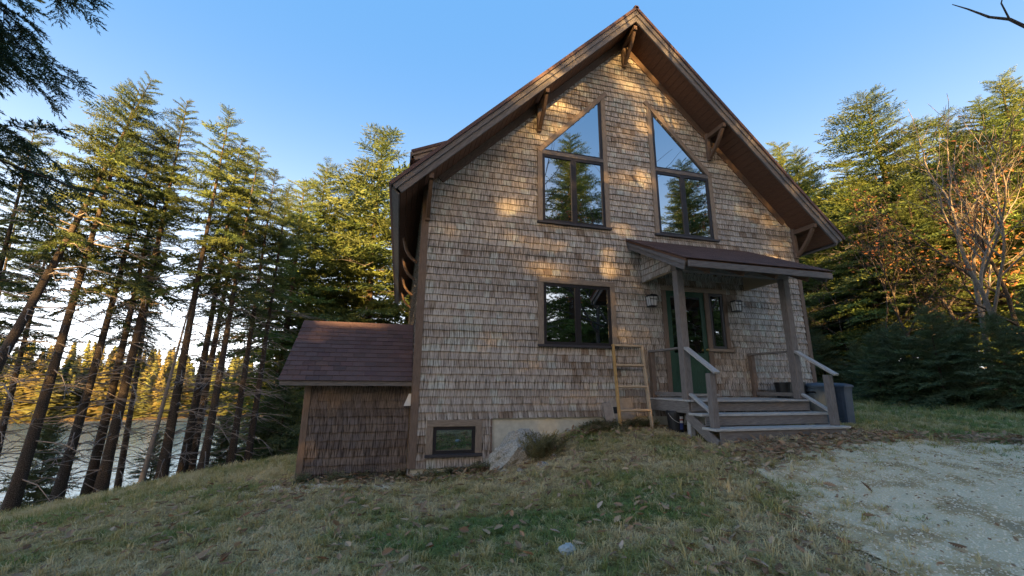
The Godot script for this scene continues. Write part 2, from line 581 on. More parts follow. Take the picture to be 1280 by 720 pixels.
func make_tones() -> void:
	# weathered cedar: silver greys, warm greys and browns, as found on the wall
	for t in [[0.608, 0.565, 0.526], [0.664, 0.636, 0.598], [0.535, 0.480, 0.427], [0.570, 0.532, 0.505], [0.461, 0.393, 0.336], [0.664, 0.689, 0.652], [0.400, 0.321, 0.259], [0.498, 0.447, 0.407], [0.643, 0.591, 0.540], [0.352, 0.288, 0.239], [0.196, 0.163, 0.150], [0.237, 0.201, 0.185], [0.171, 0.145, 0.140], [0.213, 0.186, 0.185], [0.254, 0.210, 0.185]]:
		var c := Color(t[0], t[1], t[2])
		tones.append(c)
		var m: StandardMaterial3D = M.shingle.duplicate()
		m.vertex_color_use_as_albedo = false
		m.albedo_color = c.linear_to_srgb()
		m.resource_name = "shingle_tone"
		tone_mats.append(m)

func tone_at(x: float, y: float) -> int:
	if x > 110.0: return 10 + rng.randi() % 5      # darker brown tones for the shed front
	var k := fbm(x, y, 0.35, 11.0)
	var brown := k * 1.3 + rng.randf() * 1.1 - 0.55
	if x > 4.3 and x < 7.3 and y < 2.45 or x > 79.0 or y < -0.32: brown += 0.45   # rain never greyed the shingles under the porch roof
	if (y > 3.05 and y < 3.42 and (x > 2.2 and x < 3.9 or x > 4.9 and x < 6.55)) or (y > 0.4 and y < 0.95 and x > 2.2 and x < 3.9): brown += 0.3   # drip stains under the sills
	if brown > 0.68: return [4, 6, 9, 7, 2][rng.randi() % 5]
	if brown > 0.22: return [2, 7, 3, 0, 8][rng.randi() % 5]
	return [0, 1, 3, 5, 8][rng.randi() % 5]

# rows of shingles in the plane (o; right, up, out). gaps(y0, y1) gives the free runs [x0, x1, y0, y1] of a row. Returns every shingle as [x, y, w, h, tone, tilt].
func lay(y0: float, y1: float, runs: Callable, off := 0.0) -> Array:
	var all := []
	var y := y0
	while y < y1:
		for r in runs.call(y, y + COURSE):
			var x: float = r[0]
			while x < r[1] - 0.015:
				var w := rng.randf_range(0.085, 0.20)
				if r[1] - (x + w) < 0.06: w = r[1] - x
				all.append([x, r[2] + rng.randf_range(-0.007, 0.007), w - rng.randf_range(0.002, 0.005), r[3] - r[2] + 0.012, tone_at(x + off, y), rng.randf_range(0.0, 0.009)])
				x += w
		y += COURSE
	return all

func shingle_shape(m: MB, s: Array, o: Vector3, r: Vector3, u: Vector3, f: Vector3) -> void:
	var a: Vector3 = o + r * s[0] + u * s[1]
	var b: Vector3 = a + r * s[2]
	var t: Vector3 = u * s[3]
	var butt: Vector3 = f * (0.023 + s[5])
	var tip := f * 0.004
	m.col = tones[s[4]]
	m.quad(a + butt, b + butt, b + t + tip, a + t + tip)
	m.quad(a, b, b + butt, a + butt)
	m.quad(a, a + butt, a + t + tip, a + t)
	m.quad(b + butt, b, b + t, b + t + tip)

func shingle_wall(parent: Node3D, all: Array, o: Vector3, r: Vector3, u: Vector3, f: Vector3, single: int) -> void:
	var eye := Vector3(-0.258, 0.292, 7.477)
	for s in all:
		var p: Vector3 = o + r * (s[0] + s[2] * 0.5) + u * (s[1] + 0.06)
		var d := eye - p
		s.append(s[2] * d.normalized().dot(f) / d.length_squared() if p.y < 3.2 or single < 300 else 0.0)
	if single > 0: all.sort_custom(func(a, b): return a[6] > b[6])
	var unit := MB.new()
	var keep_tone := tones[0]
	tones[0] = Color(1, 1, 1)
	shingle_shape(unit, [0.0, 0.0, 1.0, COURSE + 0.012, 0, 0.001], Vector3.ZERO, Vector3.RIGHT, Vector3.UP, Vector3.BACK)
	tones[0] = keep_tone
	var shape := unit.mesh()
	for k in mini(single, all.size()):
		var s: Array = all[k]
		var i := part("shingle", shape, tone_mats[s[4]], parent)
		i.transform = Transform3D(Basis(r * s[2], u * (s[3] / (COURSE + 0.012)), f * (1.0 + s[5] * 40.0)), o + r * s[0] + u * s[1])
	if all.size() > single:
		var m := MB.new()
		for k in range(single, all.size()): shingle_shape(m, all[k], o, r, u, f)
		tag(part("shingles", m, M.shingle, parent), "", "", "", "stuff")

# free runs of a row between x0 and x1 around rectangular openings [x0, x1, y0, y1]
func cut_runs(x0: float, x1: float, ya: float, yb: float, holes: Array) -> Array:
	var runs := [[x0, x1, ya, yb]]
	for h in holes:
		var next := []
		for r in runs:
			if h[1] <= r[0] or h[0] >= r[1] or h[3] <= r[2] or h[2] >= r[3]:
				next.append(r)
				continue
			if h[0] - r[0] > 0.01: next.append([r[0], h[0], r[2], r[3]])
			if r[1] - h[1] > 0.01: next.append([h[1], r[1], r[2], r[3]])
			if r[3] - h[3] > 0.015: next.append([maxf(r[0], h[0]), minf(r[1], h[1]), h[3], r[3]])
			if h[2] - r[2] > 0.015: next.append([maxf(r[0], h[0]), minf(r[1], h[1]), r[2], h[2]])
		runs = next
	return runs


# ---------------------------------------------------------------- house
func rake(x: float) -> float:   # top of the roof over x
	return RIDGE_Y - absf(x - HOUSE_W * 0.5)

# a casement or picture window on the front wall: outer trim x0..x1, y0 (underside of the sill) .. y1
func window_frame(win: Node3D, x0: float, x1: float, y0: float, y1: float, lights: int, glass: Material, trim: float, bottom_pull := false) -> void:
	var z := 0.0
	var ts: float = trim
	var sill := 0.045
	board("sill", Vector3(x0 - 0.015, y0 + sill * 0.5, z + 0.035), Vector3(x1 + 0.015, y0 + sill * 0.5, z + 0.035), Vector3.UP, sill, 0.09, M.sill, win)
	board("jamb_trim", Vector3(x0 + ts * 0.5, y0 + sill, z + 0.024), Vector3(x0 + ts * 0.5, y1 - ts, z + 0.024), Vector3.RIGHT, ts, 0.046, M.trim, win)
	board("jamb_trim", Vector3(x1 - ts * 0.5, y0 + sill, z + 0.024), Vector3(x1 - ts * 0.5, y1 - ts, z + 0.024), Vector3.RIGHT, ts, 0.046, M.trim, win)
	board("head_trim", Vector3(x0, y1 - ts * 0.5, z + 0.026), Vector3(x1, y1 - ts * 0.5, z + 0.026), Vector3.UP, ts, 0.050, M.trim_flat, win)
	sashes(win, x0 + ts, x1 - ts, y0 + sill, y1 - ts, lights, glass)

func sashes(win: Node3D, a: float, b: float, c: float, d: float, lights: int, glass: Material) -> void:
	var w := (b - a) / lights
	for k in lights:
		var l := a + w * k
		var m := MB.new()
		var f := 0.058
		m.span(l + 0.001, l + f, c, d, 0.002, 0.034)
		m.span(l + w - f, l + w - 0.001, c, d, 0.002, 0.034)
		m.span(l + f, l + w - f, c, c + f, 0.002, 0.033)
		m.span(l + f, l + w - f, d - f, d, 0.002, 0.033)
		var s := part("sash", m, M.sash, win)
		var g := MB.new()
		g.span(l + f - 0.004, l + w - f + 0.004, c + f - 0.004, d - f + 0.004, 0.004, 0.011)
		part("pane", g, glass, s).rotation.y = 0.0

func make_house() -> void:
	make_tones()
	var W := HOUSE_W
	var house := thing("shingled_house", "tall gabled house clad in weathered grey cedar shingles", "house")
	# --- front wall
	var core := MB.new()
	var top := 0.20 * sqrt(2.0)
	core.prism([Vector2(0, -0.31), Vector2(W, -0.31), Vector2(W, rake(W) - top), Vector2(W * 0.5, RIDGE_Y - top), Vector2(0, rake(0) - top)], Vector3.RIGHT, Vector3.UP, Vector3(0, 0, -0.15), Vector3(0, 0, 0.15))
	core.span(0, 1.385, -1.09, -0.31, -0.15, 0.0)
	var wall := part("front_wall", core, M.inside, house)
	var holes := [[2.29, 3.83, 3.49, 5.05], [W - 3.83, W - 2.29, 3.49, 5.05], [2.29, 3.83, 1.0, 2.27], [5.0, 6.13, -0.4, 2.29], [6.05, 6.56, 1.0, 2.29], [0.3, 1.14, -0.93, -0.36], [1.385, W + 1.0, -2.0, -0.31]]
	var runs := func(ya: float, yb: float) -> Array:
		var ym := (ya + yb) * 0.5
		var lim := RIDGE_Y - top - 0.06 - ym
		var l := maxf(0.09, W * 0.5 - lim)
		var h := minf(W - 0.09, W * 0.5 + lim)
		if h <= l: return []
		var hs := holes.duplicate()
		if ym > 5.05 and ym < 6.7:   # the raked heads of the two tall windows
			hs.append([minf(2.29 + (ym - 5.08), 3.8), 3.83, ya - 0.01, yb + 0.01])
			hs.append([W - 3.83, W - minf(2.29 + (ym - 5.08), 3.8), ya - 0.01, yb + 0.01])
		return cut_runs(l, h, ya, yb, hs)
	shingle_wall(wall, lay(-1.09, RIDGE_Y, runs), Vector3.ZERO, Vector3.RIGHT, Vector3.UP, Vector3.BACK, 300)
	# --- side and back walls
	var depth := 9.75
	var ls := MB.new(); ls.span(0, 0.15, -1.3, rake(0) - top - 0.02, -depth, -0.15)
	var left := part("side_wall", ls, M.inside, house)
	var hood_hole := [[0.12, 0.34, -0.1, 0.12]]
	shingle_wall(left, lay(-1.2, 3.86, func(ya, yb): return cut_runs(0.1, depth, ya, yb, hood_hole), 50.0), Vector3.ZERO, Vector3.FORWARD, Vector3.UP, Vector3.LEFT, 0)
	var rs := MB.new(); rs.span(W - 0.15, W, -1.3, rake(W) - top - 0.02, -depth, -0.15)
	part("side_wall", rs, M.shingle, house)
	var bs := MB.new()
	bs.prism([Vector2(0.15, -1.3), Vector2(W - 0.15, -1.3), Vector2(W - 0.15, rake(W - 0.15) - top), Vector2(W * 0.5, RIDGE_Y - top), Vector2(0.15, rake(0.15) - top)], Vector3.RIGHT, Vector3.UP, Vector3(0, 0, -depth), Vector3(0, 0, 0.15))
	part("back_wall", bs, M.inside, house)
	# --- foundation
	var fd := MB.new()
	fd.span(1.387, W - 0.02, -1.9, -0.312, -0.25, -0.02)
	fd.span(0.02, 1.386, -1.9, -1.092, -0.25, -0.02)
	fd.span(0.0, 0.2, -2.2, -1.31, -depth, -0.26)
	part("foundation", fd, M.concrete, house)
	# --- corner boards and frieze
	board("corner_board", Vector3(0.045, -1.09, 0.016), Vector3(0.045, 3.93, 0.016), Vector3.RIGHT, 0.11, 0.034, M.corner, house)
	board("corner_board", Vector3(-0.014, -1.09, -0.055), Vector3(-0.014, 3.93, -0.055), Vector3.BACK, 0.10, 0.032, M.corner, house)
	board("corner_board", Vector3(W - 0.045, -0.31, 0.016), Vector3(W - 0.045, 3.93, 0.016), Vector3.RIGHT, 0.11, 0.034, M.corner, house)
	board("corner_board", Vector3(1.36, -1.09, 0.014), Vector3(1.36, -0.312, 0.014), Vector3.RIGHT, 0.03, 0.03, M.corner, house)
	for s in [-1.0, 1.0]:
		var dir := Vector3(s, -1, 0).normalized()
		var apex := Vector3(W * 0.5, RIDGE_Y, 0)
		var down := Vector3(-s, -1, 0).normalized()
		var st: Vector3 = apex + down * 0.205
		board("rake_frieze", st + down * 0.075 + Vector3(0, 0, 0.02), st + down * 0.075 + dir * 6.1 + Vector3(0, 0, 0.02), down, 0.15, 0.036, M.brace, house)
	# --- windows
	for s in [0, 1]:
		var x0 := 2.24 if s == 0 else W - 3.855
		var x1 := 3.855 if s == 0 else W - 2.24
		var win := Node3D.new()
		win.name = "window"
		tag(win, "tall window with raked head above the wide casement" if s == 0 else "tall window with raked head above the porch roof")
		house.add_child(win, true)
		var ts := 0.105
		var hi := x1 if s == 0 else x0      # the tall side
		var lo := x0 if s == 0 else x1
		var d := 1.0 if s == 0 else -1.0
		board("sill", Vector3(x0 - 0.015, 3.462, 0.035), Vector3(x1 + 0.015, 3.462, 0.035), Vector3.UP, 0.045, 0.09, M.sill, win)
		board("jamb_trim", Vector3(lo + d * ts * 0.5, 3.485, 0.024), Vector3(lo + d * ts * 0.5, 5.10, 0.024), Vector3.RIGHT, ts, 0.046, M.trim, win)
		board("jamb_trim", Vector3(hi - d * ts * 0.5, 3.485, 0.0235), Vector3(hi - d * ts * 0.5, 6.66, 0.0235), Vector3.RIGHT, ts, 0.045, M.trim, win)
		var sl := Vector3(d * 1.615, 1.69, 0).normalized()
		var nr := Vector3(-sl.y * d, sl.x * d, 0)
		board("head_trim", Vector3(lo, 5.10, 0.027) - nr * 0.052 - sl * 0.02, Vector3(hi, 6.79, 0.027) - nr * 0.052, nr, ts, 0.052, M.trim_board, win)
		var a := minf(lo + d * ts, hi - d * ts)
		var b := maxf(lo + d * ts, hi - d * ts)
		sashes(win, a, b, 3.486, 4.99, 2, M.glass)
		board("mullion", Vector3(a, 5.035, 0.022), Vector3(b, 5.035, 0.022), Vector3.UP, 0.085, 0.042, M.fascia, win)
		# the raked light above: dark frame and glass
		var y0 := 5.079
		var xl := lo + d * (ts + 0.02)
		var xh := hi - d * (ts + 0.002)
		var yh := 5.10 + (absf(xh - lo) - 0.115) * 1.046 - 0.035
		var out := [Vector2(xl, y0), Vector2(xh, y0), Vector2(xh, yh)]
		if s == 1: out = [Vector2(xh, y0), Vector2(xl, y0), Vector2(xh, yh)]
		var m := MB.new()
		m.prism(out, Vector3.RIGHT, Vector3.UP, Vector3(0, 0, 0.002), Vector3(0, 0, 0.010))
		var fr := MB.new()
		var f := 0.055
		fr.span(minf(xh, xh - d * f), maxf(xh, xh - d * f), y0, yh - 0.03, 0.002, 0.036)
		fr.span(minf(xl + d * 0.05, xh - d * f), maxf(xl + d * 0.05, xh - d * f), y0, y0 + 0.03, 0.002, 0.034)
		var sash := part("sash", fr, M.sash, win)
		part("pane", m, M.glass, sash)
	var lw := Node3D.new(); lw.name = "window"; house.add_child(lw, true)
	tag(lw, "wide dark double casement beside the porch")
	window_frame(lw, 2.24, 3.877, 0.968, 2.315, 2, M.glass, 0.105)
	var bw := Node3D.new(); bw.name = "window"; house.add_child(bw, true)
	tag(bw, "small basement window close to the ground")
	window_frame(bw, 0.25, 1.19, -0.92, -0.325, 1, M.glass, 0.11)
	# --- front door with its side light
	var door := Node3D.new(); door.name = "door"; house.add_child(door, true)
	tag(door, "green glazed front door with a narrow side light under the porch")
	board("jamb_trim", Vector3(5.01, 0.10, 0.024), Vector3(5.01, 2.23, 0.024), Vector3.RIGHT, 0.10, 0.046, M.corner, door)
	board("head_trim", Vector3(4.955, 2.28, 0.026), Vector3(6.59, 2.28, 0.026), Vector3.UP, 0.10, 0.05, M.trim_flat, door)
	board("jamb_trim", Vector3(6.06, 0.10, 0.024), Vector3(6.06, 2.23, 0.024), Vector3.RIGHT, 0.11, 0.046, M.corner, door)
	board("jamb_trim", Vector3(6.53, 1.04, 0.024), Vector3(6.53, 2.23, 0.024), Vector3.RIGHT, 0.10, 0.046, M.corner, door)
	board("sill", Vector3(6.0, 1.0, 0.03), Vector3(6.62, 1.0, 0.03), Vector3.UP, 0.06, 0.08, M.trim_flat, door)
	board("threshold", Vector3(5.0, 0.085, 0.05), Vector3(6.1, 0.085, 0.05), Vector3.UP, 0.05, 0.12, M.rail, door)
	var lf := MB.new()
	lf.span(5.065, 5.17, 0.115, 2.23, 0.001, 0.026)
	lf.span(5.90, 6.0, 0.115, 2.23, 0.001, 0.026)
	lf.span(5.17, 5.90, 0.115, 0.30, 0.001, 0.026)
	lf.span(5.17, 5.90, 0.80, 0.93, 0.001, 0.026)
	lf.span(5.17, 5.90, 2.12, 2.23, 0.001, 0.026)
	lf.span(5.17, 5.90, 0.30, 0.80, 0.001, 0.012)
	lf.span(5.23, 5.50, 0.36, 0.74, 0.012, 0.021)
	lf.span(5.57, 5.84, 0.36, 0.74, 0.012, 0.021)
	lf.span(5.50, 5.57, 0.30, 0.80, 0.012, 0.026)
	part("door_leaf", lf, M.door, door)
	var dg := MB.new(); dg.span(5.165, 5.905, 0.925, 2.125, 0.001, 0.012)
	part("pane", dg, M.glass, door)
	var kn := MB.new()
	kn.tube([Vector3(5.95, 1.0, 0.026), Vector3(5.95, 1.0, 0.05), Vector3(5.95, 1.0, 0.055), Vector3(5.95, 1.0, 0.085), Vector3(5.95, 1.0, 0.09)], [0.012, 0.012, 0.028, 0.028, 0.015], 10)
	part("door_knob", kn, M.brass, door)
	sashes(door, 6.115, 6.48, 1.03, 2.23, 1, M.glass)
	# --- roof
	var back := -10.4
	var front := 0.667
	for s in [-1.0, 1.0]:
		var dir := Vector3(s, -1, 0).normalized()
		var down := Vector3(-s, -1, 0).normalized()
		var apex := Vector3(W * 0.5, RIDGE_Y, 0)
		var long := (W * 0.5 + 0.612) * sqrt(2.0)
		var side := "left" if s < 0 else "right"
		var sl := MB.new()
		var cover := Basis(dir, -down, dir.cross(-down))
		sl.box(apex + dir * long * 0.5 + down * 0.03 + Vector3(0, 0, (front + back) * 0.5 + 0.015), Vector3(long + 0.06, 0.06, front - back + 0.10), cover)
		var slope := part("roof_slope", sl, M.asphalt_roof, house)
		# stepped rake boards along the front edge
		board("rake_board", apex + down * 0.105 + Vector3(0, 0, front + 0.012) + dir * (0.15 if s > 0 else 0.06), apex + down * 0.105 + dir * (long + 0.01) + Vector3(0, 0, front + 0.012), down, 0.09, 0.045, M.fascia, house)
		board("rake_board", apex + down * 0.20 + Vector3(0, 0, front - 0.015) + dir * (0.255 if s > 0 else 0.145), apex + down * 0.20 + dir * (long - 0.03) + Vector3(0, 0, front - 0.015), down, 0.11, 0.04, M.fascia, house)
		# eave fascia and the boards of the overhang
		board("eave_fascia", apex + dir * (long + 0.012) + down * 0.15 + Vector3(0, 0, front - 0.04), apex + dir * (long + 0.012) + down * 0.15 + Vector3(0, 0, back + 0.05), down, 0.18, 0.03, M.fascia, house)
		var w := 0.145
		var k := 0.22
		var i := 0
		while k + w < long:
			var p: Vector3 = apex + dir * (k + w * 0.5) + down * 0.195
			board("soffit_board", p + Vector3(0, 0, 0.0 if p.x > 0.05 and p.x < W - 0.05 else -9.8), p + Vector3(0, 0, front - 0.037), dir, w - 0.006, 0.02, M.soffit, slope, 0.004)
			k += w
			i += 1
	var ridge := MB.new()
	ridge.prism([Vector2(-0.16, -0.155), Vector2(0, -0.02), Vector2(0.16, -0.155), Vector2(0.0, 0.03)], Vector3.RIGHT, Vector3.UP, Vector3(W * 0.5, RIDGE_Y - 0.0, back), Vector3(0, 0, front - back - 0.03))
	part("ridge_cap", ridge, M.asphalt_roof, house)
	# --- braces under the rake
	for b in [[0.075, 3.23], [2.27, 5.46], [W * 0.5, 7.55], [W - 2.27, 5.46], [W - 0.075, 3.23]]:
		var x: float = b[0]
		var yt := rake(x) - top - 0.03
		if absf(x - W * 0.5) < 0.1: yt -= 0.05
		var br := Node3D.new(); br.name = "rake_brace"; house.add_child(br, true)
		var y0: float = b[1]
		board("post", Vector3(x, y0, 0.07), Vector3(x, yt - 0.02, 0.07), Vector3.RIGHT, 0.085, 0.07, M.brace_post, br)
		board("lookout", Vector3(x, yt - 0.12, 0.02), Vector3(x, yt - 0.12, 0.63), Vector3.UP, 0.10, 0.08, M.brace, br)
		var arc := MB.new()
		var pts := []
		for q in 9:
			var t := q / 8.0
			pts.append(Vector3(x, lerpf(y0 + 0.06, yt - 0.17, t) - 0.025 * sin(PI * t), lerpf(0.10, 0.56, t) + 0.025 * sin(PI * t)))
		for q in 8:
			var c0: Vector3 = pts[q]
			var c1: Vector3 = pts[q + 1]
			var nn := Vector3(0, -(c1 - c0).z, (c1 - c0).y).normalized() * 0.036
			var hx := Vector3(0.03, 0, 0)
			arc.quad(c0 - hx - nn, c0 - hx + nn, c1 - hx + nn, c1 - hx - nn)
			arc.quad(c1 + hx - nn, c1 + hx + nn, c0 + hx + nn, c0 + hx - nn)
			arc.quad(c0 - hx + nn, c0 + hx + nn, c1 + hx + nn, c1 - hx + nn)
			arc.quad(c1 - hx - nn, c1 + hx - nn, c0 + hx - nn, c0 - hx - nn)
		part("strut", arc, M.brace, br)
	# --- curved braces along the left eave
	for z in [-1.6, -3.2, -5.2, -7.4]:
		var eb := MB.new()
		var pts := []
		var rad := []
		for q in 8:
			var t := q / 7.0
			pts.append(Vector3(lerpf(-0.04, -0.40, t) - 0.07 * sin(PI * t) + 0.06, lerpf(2.85, 3.42, t) - 0.07 * sin(PI * t), z))
			rad.append(0.04)
		eb.tube(pts, rad, 5)
		part("eave_brace", eb, M.brace, house)
	# --- shed dormer on the left slope
	var dm := Node3D.new(); dm.name = "dormer"; house.add_child(dm, true)
	var dz0 := -1.0
	var dz1 := -7.0
	var ck := MB.new()
	ck.prism([Vector2(0.0, 4.1), Vector2(2.2, 6.2), Vector2(2.2, 6.22), Vector2(0.0, 5.2)], Vector3.RIGHT, Vector3.UP, Vector3(0, 0, dz1), Vector3(0, 0, dz0 - dz1 - 0.35))
	part("dormer_wall", ck, M.shingle, dm)
	var dr := MB.new()
	var u := Vector3(1, 0.464, 0).normalized()
	var nrm := Vector3(-u.y, u.x, 0)
	dr.box(Vector3(-0.315, 5.25, (dz0 + dz1) * 0.5) + u * 1.4 - nrm * 0.035, Vector3(2.8, 0.06, dz0 - dz1 + 0.04), Basis(u, nrm, Vector3.BACK))
	part("dormer_roof", dr, M.asphalt_roof, dm)
	board("dormer_rake", Vector3(-0.30, 5.165, dz0 - 0.02) + u * 0.0, Vector3(-0.30, 5.165, dz0 - 0.02) + u * 2.6, nrm, 0.09, 0.04, M.trim_board, dm)
	board("dormer_rake", Vector3(-0.24, 5.085, dz0 - 0.05), Vector3(-0.24, 5.085, dz0 - 0.05) + u * 2.4, nrm, 0.11, 0.04, M.trim_board, dm)
	board("dormer_fascia", Vector3(-0.315, 5.13, dz0 - 0.04), Vector3(-0.315, 5.13, dz1), Vector3.UP, 0.19, 0.03, M.fascia, dm)
	var ds := MB.new()
	ds.box(Vector3(-0.29, 5.07, (dz0 + dz1) * 0.5 - 0.04) + u * 0.9, Vector3(1.8, 0.02, dz0 - dz1 - 0.1), Basis(u, nrm, Vector3.BACK))
	part("dormer_soffit", ds, M.soffit, dm)
	# --- vent hood on the side wall by the corner
	var vh := MB.new()
	vh.prism([Vector2(0, -0.10), Vector2(0, 0.10), Vector2(-0.055, 0.10), Vector2(-0.13, -0.10)], Vector3.RIGHT, Vector3.UP, Vector3(-0.01, 0.0, -0.34), Vector3(0, 0, 0.18))
	part("vent_hood", vh, M.white_plastic, house)


# ---------------------------------------------------------------- porch
func porch_y(z: float) -> float:   # top of the porch roof
	return 3.29 - 0.512 * z

func make_porch() -> void:
	var porch := thing("entry_porch", "open timber entry porch with shed roof, two posts and steps", "porch")
	var x0 := 4.52
	var x1 := 7.10
	# deck boards, rim and frame
	for k in 8:
		var z := 0.115 + k * 0.149
		board("deck_board", Vector3(x0 - 0.02, DECK_Y - 0.015, z), Vector3(x1 + 0.02, DECK_Y - 0.015, z), Vector3.BACK, 0.142, 0.03, M.deck, porch)
	board("deck_nosing", Vector3(x0 - 0.05, DECK_Y - 0.014, 1.245), Vector3(x1 + 0.05, DECK_Y - 0.014, 1.245), Vector3.BACK, 0.10, 0.034, M.rail, porch)
	for x in [x0 + 0.01, x1 - 0.01]:
		board("rim_joist", Vector3(x, -0.09, 0.03), Vector3(x, -0.09, 1.20), Vector3.UP, 0.19, 0.04, M.porch_board, porch)
	board("riser", Vector3(x0 + 0.03, -0.075, 1.215), Vector3(x1 - 0.03, -0.075, 1.215), Vector3.UP, 0.155, 0.025, M.porch_board, porch)
	board("riser", Vector3(x0 + 0.03, -0.28, 1.525), Vector3(x1 - 0.03, -0.28, 1.525), Vector3.UP, 0.15, 0.025, M.porch_board, porch)
	board("riser", Vector3(x0 + 0.03, -0.51, 1.825), Vector3(x1 - 0.03, -0.51, 1.825), Vector3.UP, 0.22, 0.025, M.porch_board, porch)
	for t in [[-0.17, 1.31], [-0.17, 1.48], [-0.37, 1.61], [-0.37, 1.78]]:
		board("tread", Vector3(x0 - 0.05, t[0] - 0.018, t[1]), Vector3(x1 + 0.05, t[0] - 0.018, t[1]), Vector3.BACK, 0.164, 0.036, M.deck, porch)
	for x in [x0 + 0.005, x1 - 0.005]:
		board("stringer", Vector3(x, -0.20, 1.12), Vector3(x, -0.62, 1.80), Vector3.UP, 0.17, 0.04, M.porch_board, porch)
		board("support_post", Vector3(x + (0.06 if x < 5 else -0.06), -0.75, 1.12), Vector3(x + (0.06 if x < 5 else -0.06), -0.19, 1.12), Vector3.RIGHT, 0.09, 0.09, M.rail, porch)
	board("support_post", Vector3(5.6, -0.75, 0.9), Vector3(5.6, -0.01, 0.9), Vector3.RIGHT, 0.09, 0.09, M.porch_wood, porch)
	# posts, beam and rails
	for s in [0, 1]:
		var px := 4.60 if s == 0 else 7.03
		var post := board("post", Vector3(px, DECK_Y, 1.08), Vector3(px, 2.345, 1.08), Vector3.RIGHT, 0.14, 0.14, M.porch_wood, porch, 0.008)
		post.name = "post"
		var nx := px - 0.02
		board("newel_post", Vector3(nx, -0.37, 1.70), Vector3(nx, 0.475, 1.70), Vector3.RIGHT, 0.105, 0.105, M.porch_wood, porch, 0.006)
		board("handrail", Vector3(nx + 0.02, 0.935, 1.12), Vector3(nx, 0.475, 1.86), Vector3.RIGHT, 0.11, 0.036, M.rail, porch)
		board("lower_rail", Vector3(nx + 0.03, 0.13, 1.15), Vector3(nx + 0.01, -0.15, 1.66), Vector3.RIGHT, 0.085, 0.036, M.rail, porch)
		board("wall_post", Vector3(px, DECK_Y, 0.075), Vector3(px, 0.91, 0.075), Vector3.RIGHT, 0.09, 0.09, M.corner, porch)
		board("side_rail", Vector3(px, 0.93, 0.03), Vector3(px, 0.93, 1.01), Vector3.RIGHT, 0.11, 0.036, M.porch_board, porch)
		board("side_rail", Vector3(px, 0.12, 0.12), Vector3(px, 0.12, 1.01), Vector3.UP, 0.07, 0.036, M.porch_board, porch)
	board("beam", Vector3(x0, 2.435, 1.08), Vector3(x1 + 0.02, 2.435, 1.08), Vector3.UP, 0.175, 0.13, M.porch_board, porch)
	# shingled cheeks between beam and roof
	for s in [0, 1]:
		var cx := 4.53 if s == 0 else 7.10
		var ck := MB.new()
		ck.prism([Vector2(0.0, 2.35), Vector2(1.01, 2.35), Vector2(1.01, porch_y(1.01) - 0.16), Vector2(0.0, porch_y(0) - 0.16)], Vector3.BACK, Vector3.UP, Vector3(cx + 0.05, 0, 0.003), Vector3(-0.05, 0, 0))
		var cheek := part("cheek_wall", ck, M.inside, porch)
		var rows := func(ya: float, yb: float) -> Array:
			var zl := minf(1.01, (3.13 - (ya + yb) * 0.5) / 0.512)
			return [] if zl < 0.05 else [[0.03, zl, ya, yb]]
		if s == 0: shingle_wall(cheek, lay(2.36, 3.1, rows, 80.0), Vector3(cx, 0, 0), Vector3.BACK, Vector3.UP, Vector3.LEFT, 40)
	# roof: deck, boards round its edge, dark ceiling, asphalt courses
	var a := Vector3(0, porch_y(0), 0.0)
	var b := Vector3(0, porch_y(1.84), 1.84)
	var d := (b - a).normalized()
	var nrm := Vector3(0, d.z, -d.y)
	var slope := (b - a).length()
	var rx0 := 4.21
	var rx1 := 7.36
	var sl := MB.new()
	sl.box((a + b) * 0.5 + Vector3((rx0 + rx1) * 0.5, 0, 0) - nrm * 0.035, Vector3(rx1 - rx0, 0.04, slope), Basis(Vector3.RIGHT, nrm, d))
	var deck := part("roof_deck", sl, M.soffit, porch)
	var k := 0
	var run := 0.0
	while run < slope - 0.01:
		var x := rx0 - 0.02 - (0.15 if k % 2 else 0.0)
		while x < rx1 + 0.02:
			var l := maxf(x, rx0 - 0.02)
			var h := minf(x + 0.3, rx1 + 0.02)
			if h - l > 0.02:
				var t := MB.new()
				var g := rng.randf_range(0.8, 1.12)
				t.col = Color(g, g, g)
				t.box(a + Vector3((l + h) * 0.5, 0, 0) + d * (slope + 0.02 - run - 0.08) + nrm * 0.004, Vector3(h - l - 0.004, 0.012, 0.18), Basis(Vector3.RIGHT, nrm, d) * Basis(Vector3.RIGHT, -0.05))
				part("roof_shingle", t, M.asphalt_roof, deck)
			x += 0.3
		run += 0.137
		k += 1
	for x in [rx0 + 0.02, rx1 - 0.02]:
		board("rake_board", a + Vector3(x, 0, 0.025) - nrm * 0.085, b + Vector3(x, 0, 0) - nrm * 0.085, nrm, 0.075, 0.04, M.fascia, porch)
		var inner: float = x + (0.025 if x < 5.0 else -0.025)
		board("rake_board", a + Vector3(inner, 0, 0.025) - nrm * 0.155, b + Vector3(inner, 0, -0.03) - nrm * 0.155, nrm, 0.09, 0.03, M.fascia, porch)
	board("eave_fascia", b + Vector3(rx0 + 0.04, -0.095, -0.002), b + Vector3(rx1 - 0.04, -0.095, -0.002), Vector3.UP, 0.11, 0.035, M.fascia, porch)
	for q in 9:
		var p0 := a + d * (0.06 + q * 0.22) - nrm * 0.075
		board("ceiling_board", p0 + Vector3(rx0 + 0.05, 0, 0) + d * 0.1, p0 + Vector3(rx1 - 0.05, 0, 0) + d * 0.1, d, 0.212, 0.02, M.soffit, deck)
	for q in 4:
		var x := lerpf(4.75, 6.9, q / 3.0)
		board("rafter", a + Vector3(x, 0, 0.03) - nrm * 0.155, b + Vector3(x, 0, -0.04) - nrm * 0.155, nrm, 0.13, 0.04, M.brace, porch)
